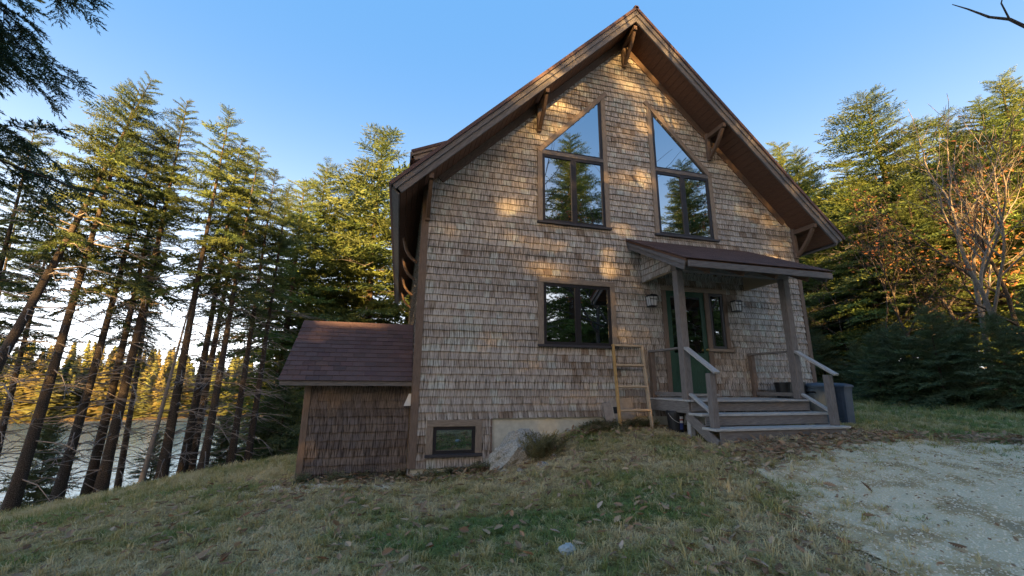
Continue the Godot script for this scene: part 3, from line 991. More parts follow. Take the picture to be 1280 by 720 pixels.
	# wall lanterns either side of the door
	for s in [0, 1]:
		var lx := 4.665 if s == 0 else 6.755
		var lamp := thing("wall_lantern", "black framed lantern with white glass between the green door and the ladder" if s == 0 else "black framed lantern with white glass beside the narrow side light", "wall lamp", Vector3(lx, 1.83, 0.02), "lanterns flanking the front door")
		var bp := MB.new(); bp.span(-0.06, 0.06, 0.02, 0.26, 0.0, 0.022)
		part("back_plate", bp, M.black_metal, lamp)
		var gl := MB.new()
		gl.prism([Vector2(-0.062, 0.03), Vector2(0.062, 0.03), Vector2(0.085, 0.22), Vector2(-0.085, 0.22)], Vector3.RIGHT, Vector3.UP, Vector3(0, 0, 0.03), Vector3(0, 0, 0.13))
		part("glass_shade", gl, M.milk_glass, lamp)
		var fr := MB.new()
		for e in [-1.0, 0.0, 1.0]:
			fr.tube([Vector3(0.064 * e, 0.02, 0.164), Vector3(0.088 * e, 0.225, 0.164)], [0.006, 0.006], 4)
		for e in [-1.0, 1.0]:
			fr.tube([Vector3(0.064 * e, 0.02, 0.03), Vector3(0.088 * e, 0.225, 0.03)], [0.006, 0.006], 4)
			fr.tube([Vector3(0.066 * e, 0.02, 0.095), Vector3(0.09 * e, 0.225, 0.095)], [0.005, 0.005], 4)
		fr.span(-0.085, 0.085, 0.155, 0.167, 0.158, 0.170)
		fr.span(-0.075, 0.075, 0.012, 0.03, 0.02, 0.172)
		part("frame", fr, M.black_metal, lamp)
		var cp := MB.new()
		cp.prism([Vector2(-0.105, 0.222), Vector2(0.105, 0.222), Vector2(0.06, 0.262), Vector2(-0.06, 0.262)], Vector3.RIGHT, Vector3.UP, Vector3(0, 0, 0.022), Vector3(0, 0, 0.16))
		part("cap", cp, M.black_metal, lamp)


# ---------------------------------------------------------------- side shed
func make_shed() -> void:
	var shed := thing("side_shed", "low shingled lean-to shed with dark brown asphalt roof against the house", "shed")
	var zf := -0.35
	var zb := -2.4
	var xl := -1.74
	var wall := MB.new(); wall.span(xl, -0.03, -1.34, 0.42, zf - 0.1, zf)
	var fw := part("front_wall", wall, M.inside, shed)
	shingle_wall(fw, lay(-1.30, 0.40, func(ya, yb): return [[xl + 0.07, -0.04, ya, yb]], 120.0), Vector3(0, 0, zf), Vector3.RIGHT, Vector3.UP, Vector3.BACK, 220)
	var sw := MB.new()
	sw.prism([Vector2(-zf, -1.34), Vector2(-zb, -1.6), Vector2(-zb, 0.4), Vector2(1.37, 1.30), Vector2(-zf, 0.42)], Vector3.FORWARD, Vector3.UP, Vector3(xl + 0.1, 0, 0), Vector3(-0.1, 0, 0))
	part("side_wall", sw, M.shingle, shed)
	var bw := MB.new(); bw.span(xl + 0.1, -0.03, -1.6, 0.4, zb, zb + 0.1)
	part("back_wall", bw, M.shingle, shed)
	board("corner_board", Vector3(xl + 0.035, -1.36, zf + 0.016), Vector3(xl + 0.035, 0.40, zf + 0.016), Vector3.RIGHT, 0.09, 0.034, M.corner, shed)
	board("corner_board", Vector3(xl - 0.014, -1.36, zf - 0.05), Vector3(xl - 0.014, 0.40, zf - 0.05), Vector3.BACK, 0.09, 0.03, M.corner, shed)
	# roof: front slope with separate tabs, back slope
	var ridge := Vector3(0, 1.44, -1.37)
	var eave := Vector3(0, 0.32, -0.055)
	var d := (eave - ridge).normalized()
	var nrm := Vector3(0, d.z, -d.y)
	var slope := ridge.distance_to(eave)
	var rx0 := -2.10
	var rx1 := -0.03
	var base := MB.new()
	base.box((ridge + eave) * 0.5 + Vector3((rx0 + rx1) * 0.5, 0, 0) - nrm * 0.04, Vector3(rx1 - rx0, 0.05, slope), Basis(Vector3.RIGHT, nrm, d))
	var roof := part("roof_slope", base, M.soffit, shed)
	var run := 0.0
	var k := 0
	while run < slope:
		var x := rx0 - 0.02 - fposmod(k * 0.11, 0.2)
		while x < rx1:
			var w := 0.2
			var l := maxf(x, rx0 - 0.02)
			var h := minf(x + w, rx1)
			if h - l > 0.02:
				var t := MB.new()
				var g := rng.randf_range(0.74, 1.14)
				t.col = Color(g * rng.randf_range(0.96, 1.08), g, g * rng.randf_range(0.95, 1.05))
				var ht := minf(0.16, slope - run + 0.05)
				t.box(ridge + Vector3((l + h) * 0.5, 0, 0) + d * (slope + 0.02 - run - ht * 0.5) + nrm * (0.002 + rng.randf_range(0, 0.003)), Vector3(h - l - 0.006, 0.012, ht), Basis(Vector3.RIGHT, nrm, d) * Basis(Vector3.RIGHT, -0.07))
				part("roof_shingle", t, M.asphalt_roof, roof)
			x += w
		run += 0.127
		k += 1
	var bd := Vector3(0, -1.0, -1.15).normalized()
	var bs := MB.new()
	bs.box(ridge + bd * 0.75 + Vector3((rx0 + rx1) * 0.5, -0.03, 0), Vector3(rx1 - rx0, 0.06, 1.5), Basis(Vector3.RIGHT, Vector3(0, -bd.z, bd.y), -bd))
	part("roof_slope", bs, M.asphalt_roof, shed)
	var rc := MB.new()
	rc.prism([Vector2(-0.11, -0.085), Vector2(0, 0.0), Vector2(0.11, -0.085), Vector2(0, 0.016)], Vector3.FORWARD, Vector3.UP, ridge + Vector3(rx0 - 0.02, 0.008, 0), Vector3(rx1 - rx0, 0, 0))
	part("ridge_cap", rc, M.asphalt_roof, shed)
	board("eave_fascia", eave + Vector3(rx0, -0.045, -0.02), eave + Vector3(rx1, -0.045, -0.02), Vector3.UP, 0.09, 0.03, M.fascia, shed)
	board("rake_board", ridge + Vector3(rx0 + 0.015, 0, 0) - nrm * 0.075, eave + Vector3(rx0 + 0.015, 0, 0) - nrm * 0.075, nrm, 0.09, 0.03, M.corner, shed)


# ---------------------------------------------------------------- loose things
func stone_mesh(seed_: int, rough: float, squash: Vector3, rings := 12, segs := 18) -> ArrayMesh:
	var m := MB.new()
	var p := []
	for i in rings + 1:
		var row := []
		var a := PI * i / rings
		for j in segs + 1:
			var b := TAU * (j % segs) / segs
			var q := Vector3(sin(a) * cos(b), cos(a), sin(a) * sin(b))
			var r := 1.0 + rough * noise.get_noise_3d(q.x * 1.1 + seed_, q.y * 1.1, q.z * 1.1) + rough * 0.45 * noise.get_noise_3d(q.x * 3.1, q.y * 3.1 + seed_, q.z * 3.1)
			row.append(q * r * squash)
		p.append(row)
	for i in rings:
		for j in segs:
			m.quad(p[i][j], p[i][j + 1], p[i + 1][j + 1], p[i + 1][j])
	return m.mesh()

func bin(called: String, label: String, at: Vector3, w: float, h: float, material: Material, square: float, turn: float) -> Node3D:
	var b := thing(called, label, "trash bin", at, "trash bins beside the porch")
	b.rotation.y = turn
	var body := MB.new()
	body.lathe([Vector2(0.02, 0.0), Vector2(w * 0.40, 0.0), Vector2(w * 0.42, 0.02), Vector2(w * 0.445, h * 0.45), Vector2(w * 0.47, h * 0.80), Vector2(w * 0.485, h * 0.80), Vector2(w * 0.50, h * 0.90), Vector2(w * 0.47, h * 0.90)], 28, Vector3.ZERO, square)
	part("body", body, material, b)
	var lid := MB.new()
	lid.lathe([Vector2(w * 0.50, h * 0.885), Vector2(w * 0.545, h * 0.89), Vector2(w * 0.545, h * 0.93), Vector2(w * 0.49, h * 0.955), Vector2(w * 0.30, h * 0.985), Vector2(0.0, h * 1.0)], 28, Vector3.ZERO, square)
	part("lid", lid, M.bin_blue if square < 0.5 else M.bin_navy, b)
	for s in [-1.0, 1.0]:
		var hd := MB.new()
		hd.tube([Vector3(s * w * 0.49, h * 0.76, -0.07), Vector3(s * w * 0.58, h * 0.78, -0.07), Vector3(s * w * 0.60, h * 0.78, 0.0), Vector3(s * w * 0.58, h * 0.78, 0.07), Vector3(s * w * 0.49, h * 0.76, 0.07)], [0.013, 0.013, 0.013, 0.013, 0.013], 6)
		part("handle", hd, M.black_plastic, b)
	return b

func make_objects() -> void:
	# --- ladder frame leaning on the wall
	var foot := [Vector3(3.63, land(3.63, 0.45) - 0.01, 0.45), Vector3(4.27, land(4.27, 0.45) - 0.01, 0.45)]
	var head := [Vector3(3.755, 1.05, 0.075), Vector3(4.385, 1.05, 0.075)]
	var ladder := thing("wooden_ladder", "short homemade pine ladder leaning on the shingles beside the porch", "ladder", foot[0])
	var lean: Vector3 = (head[0] - foot[0]).normalized()
	var out := lean.cross(Vector3.RIGHT)
	board("side_rail", foot[0], head[0], out, 0.075, 0.034, M.amber_pine, ladder)
	board("side_rail", foot[1], head[1], out, 0.075, 0.034, M.pine, ladder)
	for t in [0.985, 0.742, 0.485, 0.215]:
		var a: Vector3 = foot[0].lerp(head[0], t)
		var b: Vector3 = foot[1].lerp(head[1], t)
		board("rung", a + Vector3(0.018, 0, 0), b - Vector3(0.018, 0, 0), lean, 0.04, 0.062, M.pine, ladder)
	# --- flattened cartons behind the ladder
	var gy := land(3.8, 0.2)
	var c1 := thing("cardboard_carton", "flat pale cardboard carton propped behind the ladder", "carton", Vector3(3.88, gy, 0.19))
	c1.rotation = Vector3(-0.22, 0.10, 0.03)
	var m1 := MB.new(); m1.bevelled(Vector3(0.46, 0.52, 0.05), 0.006)
	part("panel", m1, M.card, c1).position = Vector3(0, 0.25, 0)
	var t1 := MB.new(); t1.span(-0.215, -0.10, 0.24, 0.36, 0.0255, 0.027)
	part("print", t1, M.ink, c1)
	var c2 := thing("cardboard_carton", "narrow weathered carton leaning beside the ladder's left rail", "carton", Vector3(3.58, gy - 0.01, 0.16))
	c2.rotation = Vector3(-0.20, -0.25, 0.06)
	var m2 := MB.new(); m2.bevelled(Vector3(0.16, 0.44, 0.07), 0.006)
	part("panel", m2, M.card_dark, c2).position = Vector3(0, 0.22, 0)
	# --- bucket under the deck
	var bk := thing("plastic_bucket", "black plastic bucket with a white and blue label under the deck", "bucket", Vector3(4.58, land(4.58, 0.72), 0.72))
	var bb := MB.new()
	bb.lathe([Vector2(0.01, 0.0), Vector2(0.125, 0.0), Vector2(0.148, 0.30), Vector2(0.162, 0.30), Vector2(0.162, 0.335), Vector2(0.152, 0.365), Vector2(0.142, 0.365), Vector2(0.12, 0.02)], 24, Vector3.ZERO)
	part("body", bb, M.black_plastic, bk)
	var hd := MB.new()
	var hp := []
	var hr := []
	for k in 13:
		var t := PI * k / 12.0
		hp.append(Vector3(-0.165 * cos(t), 0.32 - 0.16 * sin(t), 0.03 + 0.135 * sin(t)))
		hr.append(0.004)
	hd.tube(hp, hr, 5)
	part("handle", hd, M.rail, bk)
	for q in [[0.05, 0.16, M.label_blue], [0.16, 0.20, M.label_white], [0.20, 0.225, M.label_red], [0.225, 0.27, M.label_white]]:
		var lb := MB.new()
		for k in 4:
			var a0 := lerpf(-2.25, -1.72, k / 4.0) + 0.55
			var a1 := lerpf(-2.25, -1.72, (k + 1) / 4.0) + 0.55
			var r0: float = 0.125 + 0.0767 * q[0] + 0.002
			var r1: float = 0.125 + 0.0767 * q[1] + 0.002
			lb.quad(Vector3(cos(a0) * r0, q[0], -sin(a0) * r0), Vector3(cos(a1) * r0, q[0], -sin(a1) * r0), Vector3(cos(a1) * r1, q[1], -sin(a1) * r1), Vector3(cos(a0) * r1, q[1], -sin(a0) * r1))
		part("label", lb, q[2], bk)
	# --- trash bins and black tubs right of the porch
	bin("trash_bin", "round grey blue trash can with lid behind the porch's right post", Vector3(8.28, land(8.28, 0.42) - 0.01, 0.42), 0.52, 0.87, M.bin_blue, 0.0, 0.3)
	bin("trash_bin", "squarish dark blue trash bin at the house corner past the round one", Vector3(8.93, land(8.93, 0.32) - 0.01, 0.32), 0.49, 0.87, M.bin_navy, 0.85, 0.25)
	for s in [0, 1]:
		var px := 7.52 if s == 0 else 7.86
		var tub := thing("plastic_tub", "black plastic tub holding pale dried stems against the shingles" if s == 0 else "plain black plastic tub between the planted tub and the trash can", "tub", Vector3(px, land(px, 0.32) - 0.01, 0.32), "black tubs right of the porch")
		var tb := MB.new()
		tb.lathe([Vector2(0.01, 0.0), Vector2(0.12, 0.0), Vector2(0.155, 0.82), Vector2(0.175, 0.82), Vector2(0.175, 0.86 + s * 0.01), Vector2(0.15, 0.86 + s * 0.01), Vector2(0.135, 0.70), Vector2(0.0, 0.70)], 20, Vector3.ZERO)
		part("body", tb, M.black_plastic, tub)
		if s == 0:
			var stems := MB.new()
			for k in 26:
				var a := rng.randf() * TAU
				var p := Vector3(cos(a), 0, sin(a)) * rng.randf_range(0.0, 0.10) + Vector3(0, 0.69, 0)
				stems.tube([p, p + Vector3(cos(a) * 0.05, 0.14, sin(a) * 0.05), p + Vector3(cos(a) * 0.13, rng.randf_range(0.18, 0.26), sin(a) * 0.13)], [0.004, 0.003, 0.002], 3, false)
			part("dried_stems", stems, M.card, tub)
	# --- boulder, stones
	var bo := part("boulder", stone_mesh(3, 0.35, Vector3(0.50, 0.40, 0.36), 18, 26), M.rock, self)
	bo.position = Vector3(1.78, -0.90, 0.38)
	bo.rotation = Vector3(0.1, 0.3, 0.35)
	tag(bo, "large grey boulder half buried against the concrete foundation", "boulder")
	var st := part("stone", stone_mesh(9, 0.3, Vector3(0.085, 0.055, 0.07)), M.pale_stone, self)
	st.position = Vector3(1.29, land(1.29, 3.62) + 0.02, 3.62)
	st.rotation.y = 0.6
	tag(st, "smooth pale blue grey stone lying alone in the grass", "stone")
	for k in 5:
		var q: Array = [[1.42, 0.75, 0.07], [1.30, 0.42, 0.05], [1.95, 1.05, 0.10], [2.22, 0.85, 0.06], [1.62, 0.95, 0.06]][k]
		var sm := part("stone", stone_mesh(20 + k, 0.35, Vector3(q[2], q[2] * 0.6, q[2] * 0.8), 8, 12), M.rock, self)
		sm.position = Vector3(q[0], land(q[0], q[1]) + q[2] * 0.1, q[1])
		sm.rotation.y = k * 1.3
		tag(sm, "small grey fieldstone at the foot of the boulder", "stone", "fieldstones around the boulder")


# ---------------------------------------------------------------- trees
var frond: Array[ArrayMesh] = []
var trunk_shape: Array[ArrayMesh] = []
var twig_shape: Array[ArrayMesh] = []

# one spruce bough, 1 m long along +x: stem, side twigs, needles as thin blades
func bough(seed_: int, twigs: int, blades: int, spread: float, hang: float) -> ArrayMesh:
	var r := RandomNumberGenerator.new()
	r.seed = seed_
	var m := MB.new()
	var stem := []
	var rad := []
	for i in 7:
		var t := i / 6.0
		stem.append(Vector3(t, 0.06 * sin(t * 2.6) - hang * t * t, 0.03 * sin(t * 5.0 + seed_)))
		rad.append(lerpf(0.012, 0.002, t))
	m.col = Color(1.5, 1.1, 1.1)
	m.tube(stem, rad, 3, false)
	for k in twigs:
		var t := lerpf(0.10, 1.0, (k + r.randf() * 0.6) / twigs)
		var f := t * 6.0
		var i := mini(int(f), 5)
		var p: Vector3 = stem[i].lerp(stem[i + 1], f - i)
		var side := -1.0 if k % 2 else 1.0
		var len := spread * (0.28 + 0.72 * sin(PI * clampf(1.02 - t * 0.86, 0.0, 1.0))) * r.randf_range(0.6, 1.1)
		var dir := Vector3(r.randf_range(0.45, 1.0), r.randf_range(-0.42, 0.18), side * r.randf_range(0.55, 1.1)).normalized()
		if k == twigs - 1: dir = Vector3(1, 0.05, 0)
		for b in blades:
			var s := (b + r.randf()) / blades
			var q := p + dir * len * s + Vector3(0, -hang * 0.4 * s * s * len, 0)
			var g := r.randf_range(0.72, 1.25)
			m.col = Color(g, g * r.randf_range(0.95, 1.05), g)
			var d := (dir * r.randf_range(0.5, 1.2) + Vector3(r.randf_range(-0.7, 0.7), r.randf_range(-0.55, 0.8), r.randf_range(-0.7, 0.7))).normalized()
			var w := d.cross(Vector3(r.randf_range(-1, 1), r.randf_range(-1, 1), r.randf_range(-1, 1))).normalized() * r.randf_range(0.010, 0.016)
			var l := r.randf_range(0.055, 0.095)
			m.tri(q - w, q + w, q + d * l)
	return m.mesh()

func dead_twigs(seed_: int) -> ArrayMesh:   # bare dead branches round a trunk of height 1 (they cover 0.06 .. 0.6 of it), in units of the tree's height
	var r := RandomNumberGenerator.new()
	r.seed = seed_
	var m := MB.new()
	for k in 72:
		var y := r.randf_range(0.07, 0.62)
		var a := r.randf() * TAU
		var l := r.randf_range(0.03, 0.125) * (1.1 - 0.4 * absf(y - 0.35))
		var out := Vector3(cos(a), r.randf_range(-0.35, 0.12), sin(a))
		var p := Vector3(0, y, 0)
		var mid := p + out * l * 0.5 + Vector3(0, 0.008, 0)
		var end := p + out * l + Vector3(0, -0.006, 0)
		m.tube([p, mid, end], [0.0016, 0.0010, 0.0004], 3, false)
		for q in 3:
			var s := mid.lerp(end, r.randf())
			var o2 := (out + Vector3(r.randf_range(-0.9, 0.9), r.randf_range(-0.5, 0.3), r.randf_range(-0.9, 0.9))) * l * r.randf_range(0.15, 0.4)
			m.tube([s, s + o2], [0.0007, 0.0003], 3, false)
	return m.mesh()

# kinds: 0 lanky bank spruce, bare below; 1 full forest spruce; 2 young spruce to the ground
func spruce(kind: int, seed_: int, h: float, tint: Color) -> Node3D:
	var r := RandomNumberGenerator.new()
	r.seed = seed_
	var o := Node3D.new()
	var tr := part("trunk", trunk_shape[seed_ % 4], M.bark if kind else M.bark_grey, o)
	var rad: float = h * [0.0112, 0.012, 0.012][kind]
	tr.transform = Transform3D(Basis.from_scale(Vector3(rad, h, rad)))
	if kind < 2:
		var tw := part("dead_twigs", twig_shape[seed_ % 3], M.dead_wood, o)
		tw.transform = Transform3D(Basis.from_scale(Vector3(h, h, h)))
		tag(tw, "", "", "", "stuff")
	var from: float = [0.46, 0.13, 0.04][kind] + r.randf_range(-0.05, 0.06)
	var n: int = [88, 170, 120][kind]
	var reach: float = h * [0.122, 0.165, 0.34][kind]
	var mm := MultiMesh.new()
	mm.transform_format = MultiMesh.TRANSFORM_3D
	mm.use_colors = true
	mm.mesh = frond[seed_ % frond.size()]
	mm.instance_count = n
	var turn := r.randf() * TAU
	var lop := r.randf() * TAU
	var droop := r.randf_range(-0.22, 0.14)
	var gap := r.randf_range(0.15, 0.6)
	for k in n:
		var t := pow((k + r.randf()) / n, [0.72, 0.86, 0.9][kind])
		var y := lerpf(from, 0.995, t) * h
		turn += 2.39996 + r.randf_range(-0.5, 0.5)
		var l := reach * (pow(1.0 - t, 0.72) * 0.84 + 0.17) * r.randf_range(0.55, 1.15)
		if kind == 0: l *= minf(1.0, 0.55 + t * 1.6) * (1.0 + 0.28 * cos(turn - lop))
		if kind == 1: l *= minf(1.0, 0.62 + t * 1.8) * (1.0 + 0.15 * cos(turn - lop))
		if kind < 2 and absf(t - gap) < 0.045: l *= 0.45
		l = maxf(l, 0.16 * h / 12.0)
		var el := lerpf([-0.30, -0.22, -0.05][kind], [0.75, 0.9, 1.05][kind], pow(t, 1.4)) + r.randf_range(-0.18, 0.18) + droop
		var b := Basis(Vector3.UP, turn) * Basis(Vector3.BACK, el) * Basis(Vector3.RIGHT, r.randf_range(-0.35, 0.35))
		var w := l * r.randf_range(0.85, 1.2)
		mm.set_instance_transform(k, Transform3D(b * Basis.from_scale(Vector3(l, w, w if r.randf() < 0.5 else -w)), Vector3(0, y, 0)))
		var g := r.randf_range(0.75, 1.25)
		mm.set_instance_color(k, Color(tint.r * g * r.randf_range(0.9, 1.15), tint.g * g, tint.b * g * r.randf_range(0.85, 1.1)))
	var mi := MultiMeshInstance3D.new()
	mi.name = "crown"
	mi.multimesh = mm
	mi.material_override = M.needles
	tag(mi, "", "", "", "stuff")
	o.add_child(mi)
	return o

func stand(o: Node3D, called: String, base: Vector3, top: Vector3, h0: float, turn: float, label: String, group: String, wide := 1.0) -> void:
	var axis := top - base
	var h := axis.length()
	axis /= h
	var x := Vector3.RIGHT - axis * axis.x
	x = x.normalized()
	o.name = numbered(called)
	add_child(o)
	var k := h / h0
	o.transform = Transform3D(Basis(x, axis, x.cross(axis)) * Basis(Vector3.UP, turn) * Basis.from_scale(Vector3(k * wide, k, k * wide)), base)
	tag(o, label, "tree", group)

# bare or half bare broadleaf tree, grown from the root upwards
func broadleaf(seed_: int, h: float, bark: Material, leaf: int, leaf_col: Color, extra := []) -> Node3D:
	var r := RandomNumberGenerator.new()
	r.seed = seed_
	var o := Node3D.new()
	var m := MB.new()
	var tips := []
	var todo := [[Vector3.ZERO, Vector3(r.randf_range(-0.12, 0.12), 1, r.randf_range(-0.12, 0.12)).normalized(), h * 0.42, h * 0.011, 0]]
	while todo.size():
		var q: Array = todo.pop_back()
		var p: Vector3 = q[0]
		var d: Vector3 = q[1]
		var pts := [p]
		var rad := [q[3]]
		var n := 4
		for i in n:
			d = (d + Vector3(r.randf_range(-0.18, 0.18), r.randf_range(-0.04, 0.16), r.randf_range(-0.18, 0.18))).normalized()
			p += d * q[2] / n
			pts.append(p)
			rad.append(q[3] * lerpf(1.0, 0.6, (i + 1.0) / n))
			if q[4] < 4 and i >= (1 if q[4] else 2):
				var side := d.cross(Vector3(r.randf_range(-1, 1), r.randf_range(-0.3, 0.3), r.randf_range(-1, 1))).normalized()
				todo.append([p, (d * r.randf_range(0.7, 1.1) + side * r.randf_range(0.5, 0.9)).normalized(), q[2] * r.randf_range(0.5, 0.72), maxf(q[3] * 0.5, 0.004), q[4] + 1])
			if q[4] >= 3: tips.append(p)
		if q[4] < 4: todo.append([p, d, q[2] * r.randf_range(0.6, 0.8), q[3] * 0.6, q[4] + 1])
		m.tube(pts, rad, [7, 5, 4, 3, 3][q[4]], false)
	for e in extra:
		m.tube(e[0], e[1], 5, false)
	part("trunk", m, bark, o)
	if leaf > 0:
		var mm := MultiMesh.new()
		mm.transform_format = MultiMesh.TRANSFORM_3D
		mm.use_colors = true
		mm.mesh = leaf_shape()
		mm.instance_count = leaf
		for k in leaf:
			var p: Vector3 = tips[r.randi() % tips.size()] + Vector3(r.randf_range(-0.2, 0.2), r.randf_range(-0.2, 0.15), r.randf_range(-0.2, 0.2))
			var s := r.randf_range(0.7, 1.25)
			mm.set_instance_transform(k, Transform3D(Basis.from_euler(Vector3(r.randf() * TAU, r.randf() * TAU, r.randf() * TAU)).scaled(Vector3.ONE * s), p))
			var g := r.randf_range(0.6, 1.3)
			mm.set_instance_color(k, Color(leaf_col.r * g, leaf_col.g * g * r.randf_range(0.75, 1.1), leaf_col.b * g))
		var mi := MultiMeshInstance3D.new()
		mi.name = "leaves"
		mi.multimesh = mm
		mi.material_override = M.leaves
		tag(mi, "", "", "", "stuff")
		o.add_child(mi)
	return o

var _leaf: ArrayMesh
func leaf_shape() -> ArrayMesh:   # a lobed, slightly cupped leaf about 11 cm long
	if _leaf: return _leaf
	var m := MB.new()
	var rim := []
	for k in 15:
		var t := k / 14.0
		var w := 0.030 * sin(PI * pow(t, 0.8)) * (1.0 if k % 2 else 0.55) + 0.004
		rim.append([t * 0.11, w])
	for k in 14:
		var a: Array = rim[k]
		var b: Array = rim[k + 1]
		for s in [-1.0, 1.0]:
			var c0 := Vector3(a[0], 0.25 * a[0] * a[0] * 6.0, 0)
			var c1 := Vector3(b[0], 0.25 * b[0] * b[0] * 6.0, 0)
			var e0 := c0 + Vector3(0, a[1] * 0.55, s * a[1])
			var e1 := c1 + Vector3(0, b[1] * 0.55, s * b[1])
			m.quad(c0, e0, e1, c1)
	_leaf = m.mesh()
	return _leaf

func make_trees() -> void:
	for k in 4:
		frond.append(bough(100 + k, 36, 14, 0.40, 0.10 + 0.03 * k))
	for k in 4:
		var m := MB.new()
		var rings := []
		for i in 11:
			var t := i / 10.0
			var at := Vector3(1.1 * sin(t * 3.0 + k * 2.0) * t * (1.15 - t), t - (0.03 if i == 0 else 0.0), 1.1 * cos(t * 2.6 + k) * t * (1.0 - t))
			var w := pow(1.0 - t, 0.95) * 0.96 + 0.04 + (0.4 if i == 0 else 0.0)
			var ring := []
			for s in 9:
				var a := TAU * s / 9.0
				ring.append([at + Vector3(cos(a), 0, -sin(a)) * w, Vector3(cos(a), 0, -sin(a))])
			rings.append(ring)
		for i in 10:
			for s in 9:
				var q := [rings[i][s], rings[i][(s + 1) % 9], rings[i + 1][(s + 1) % 9], rings[i + 1][s]]
				m.smooth_tri(q[0][0], q[1][0], q[2][0], q[0][1], q[1][1], q[2][1])
				m.smooth_tri(q[0][0], q[2][0], q[3][0], q[0][1], q[2][1], q[3][1])
		trunk_shape.append(m.mesh())
	for k in 3: twig_shape.append(dead_twigs(300 + k))
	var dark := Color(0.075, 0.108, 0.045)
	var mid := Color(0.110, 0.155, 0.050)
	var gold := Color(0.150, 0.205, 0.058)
	var bank: Array[Node3D] = []
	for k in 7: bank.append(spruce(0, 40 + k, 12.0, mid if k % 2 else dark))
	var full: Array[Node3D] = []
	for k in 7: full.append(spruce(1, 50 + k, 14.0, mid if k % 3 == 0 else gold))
	var young: Array[Node3D] = []
	for k in 3: young.append(spruce(2, 60 + k, 3.0, Color(0.105, 0.145, 0.072)))

	# the stand on the bank, left: base x, z, top x, y, z
	var left := [
		[-9.48, -4.36, -8.10, 9.25, -5.89], [-8.57, -5.37, -8.27, 8.81, -5.79], [-8.33, -6.34, -7.98, 7.99, -6.54], [-8.00, -6.87, -7.84, 8.00, -6.95],
		[-7.59, -6.63, -7.48, 9.21, -6.69], [-6.38, -6.87, -6.30, 9.14, -6.85], [-6.51, -8.33, -6.41, 9.07, -8.37], [-6.66, -9.35, -6.48, 9.00, -9.41],
		[-5.56, -7.19, -5.36, 8.22, -7.27], [-5.04, -7.79, -4.98, 7.65, -7.81], [-4.72, -8.20, -4.59, 7.29, -8.24], [-10.44, -6.14, -10.59, 7.31, -6.02],
		[-13.05, -10.42, -13.5, 6.47, -10.1], [-9.53, -11.36, -9.8, 6.4, -11.2], [-11.2, -8.6, -11.4, 6.0, -8.6]]
	for k in left.size():
		var a: Array = left[k]
		var o: Node3D = bank[k % 7].duplicate()
		var lab := "slender spruce with long bare trunk on the bank above the cove"
		var grp := "spruces on the bank"
		if k >= 12:
			lab = "thin spruce lower down the bank, half hidden behind other trunks"
			grp = "spruces lower on the bank"
		if k == 0:
			lab = "strongly leaning spruce with wind-swept crown at the lawn's edge"
			grp = ""
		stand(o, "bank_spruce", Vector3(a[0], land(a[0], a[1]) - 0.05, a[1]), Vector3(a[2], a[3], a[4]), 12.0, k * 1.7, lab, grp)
	# a dead pole among them
	var dp := Node3D.new()
	part("trunk", trunk_shape[1], M.dead_wood, dp).transform = Transform3D(Basis.from_scale(Vector3(0.07, 6.4, 0.07)))
	var dpt := part("dead_twigs", twig_shape[1], M.dead_wood, dp)
	dpt.transform = Transform3D(Basis.from_scale(Vector3(6.4, 6.4, 6.4)))
	tag(dpt, "", "", "", "stuff")
	stand(dp, "dead_tree", Vector3(-6.77, land(-6.77, -6.7), -6.7), Vector3(-6.3, 3.76, -6.79), 6.4, 0.0, "thin dead leaning pole without crown among the bank spruces", "")
	# fuller trees behind the shed
	var mids := [[-5.6, -13.9, 10.04, 1], [-5.1, -16.1, 12.3, 3], [-3.6, -18.3, 12.8, 1], [-2.15, -16.5, 15.2, 3], [0.0, -19.5, 12.3, 0]]
	for k in mids.size():
		var a: Array = mids[k]
		var y := land(a[0], a[1])
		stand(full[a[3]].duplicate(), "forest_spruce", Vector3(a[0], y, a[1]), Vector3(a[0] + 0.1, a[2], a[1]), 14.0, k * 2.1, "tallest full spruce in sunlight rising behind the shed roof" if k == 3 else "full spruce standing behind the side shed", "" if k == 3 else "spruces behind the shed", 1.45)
	# forest on the right
	var wood := [[22.7, -11.8, 15.5], [24.0, -11.7, 15.2], [23.0, -9.9, 13.1], [23.0, -6.2, 15.3], [21.4, -6.8, 11.6], [28.0, -7.5, 15.4], [24.5, -3.2, 13.1], [22.9, -1.8, 12.5], [29.4, -6.8, 15.6], [28.1, -11.2, 14.2], [20.6, -4.4, 9.0], [27.0, -5.0, 12.6], [26.0, -2.0, 13.2], [25.5, -8.6, 12.0], [31.0, -9.5, 14.0], [21.5, -13.6, 11.0], [19.5, -15.0, 10.5], [26.5, -14.5, 15.0], [30.5, -3.5, 13.5], [24.2, 0.4, 11.5], [20.8, -9.2, 8.2], [33.5, -12.0, 15.5], [17.5, -17.5, 10.0], [22.2, -3.0, 9.5], [27.5, 1.0, 13.0], [24.5, -6.9, 10.0], [34.0, -6.0, 15.0], [32.0, -15.5, 15.0], [36.0, -9.0, 16.0], [29.5, -0.5, 12.0], [22.0, -16.5, 12.0], [25.0, -18.0, 13.0], [29.0, -18.5, 14.0]]
	for k in wood.size():
		var a: Array = wood[k]
		var lab := "tall full spruce with sunlit crown in the wood behind the drive"
		if k == 3: lab = "broad tallest spruce of the wood, its tip highest against the sky"
		stand(full[(k * 2 + 1) % 7].duplicate(), "forest_spruce", Vector3(a[0], land(a[0], a[1]) - 0.05, a[1]), Vector3(a[0] + rng.randf_range(-0.3, 0.3), a[2], a[1] + rng.randf_range(-0.3, 0.3)), 14.0, k * 1.31, lab, "" if k == 3 else "spruces of the wood", 1.7 if k == 3 else rng.randf_range(1.2, 1.6))
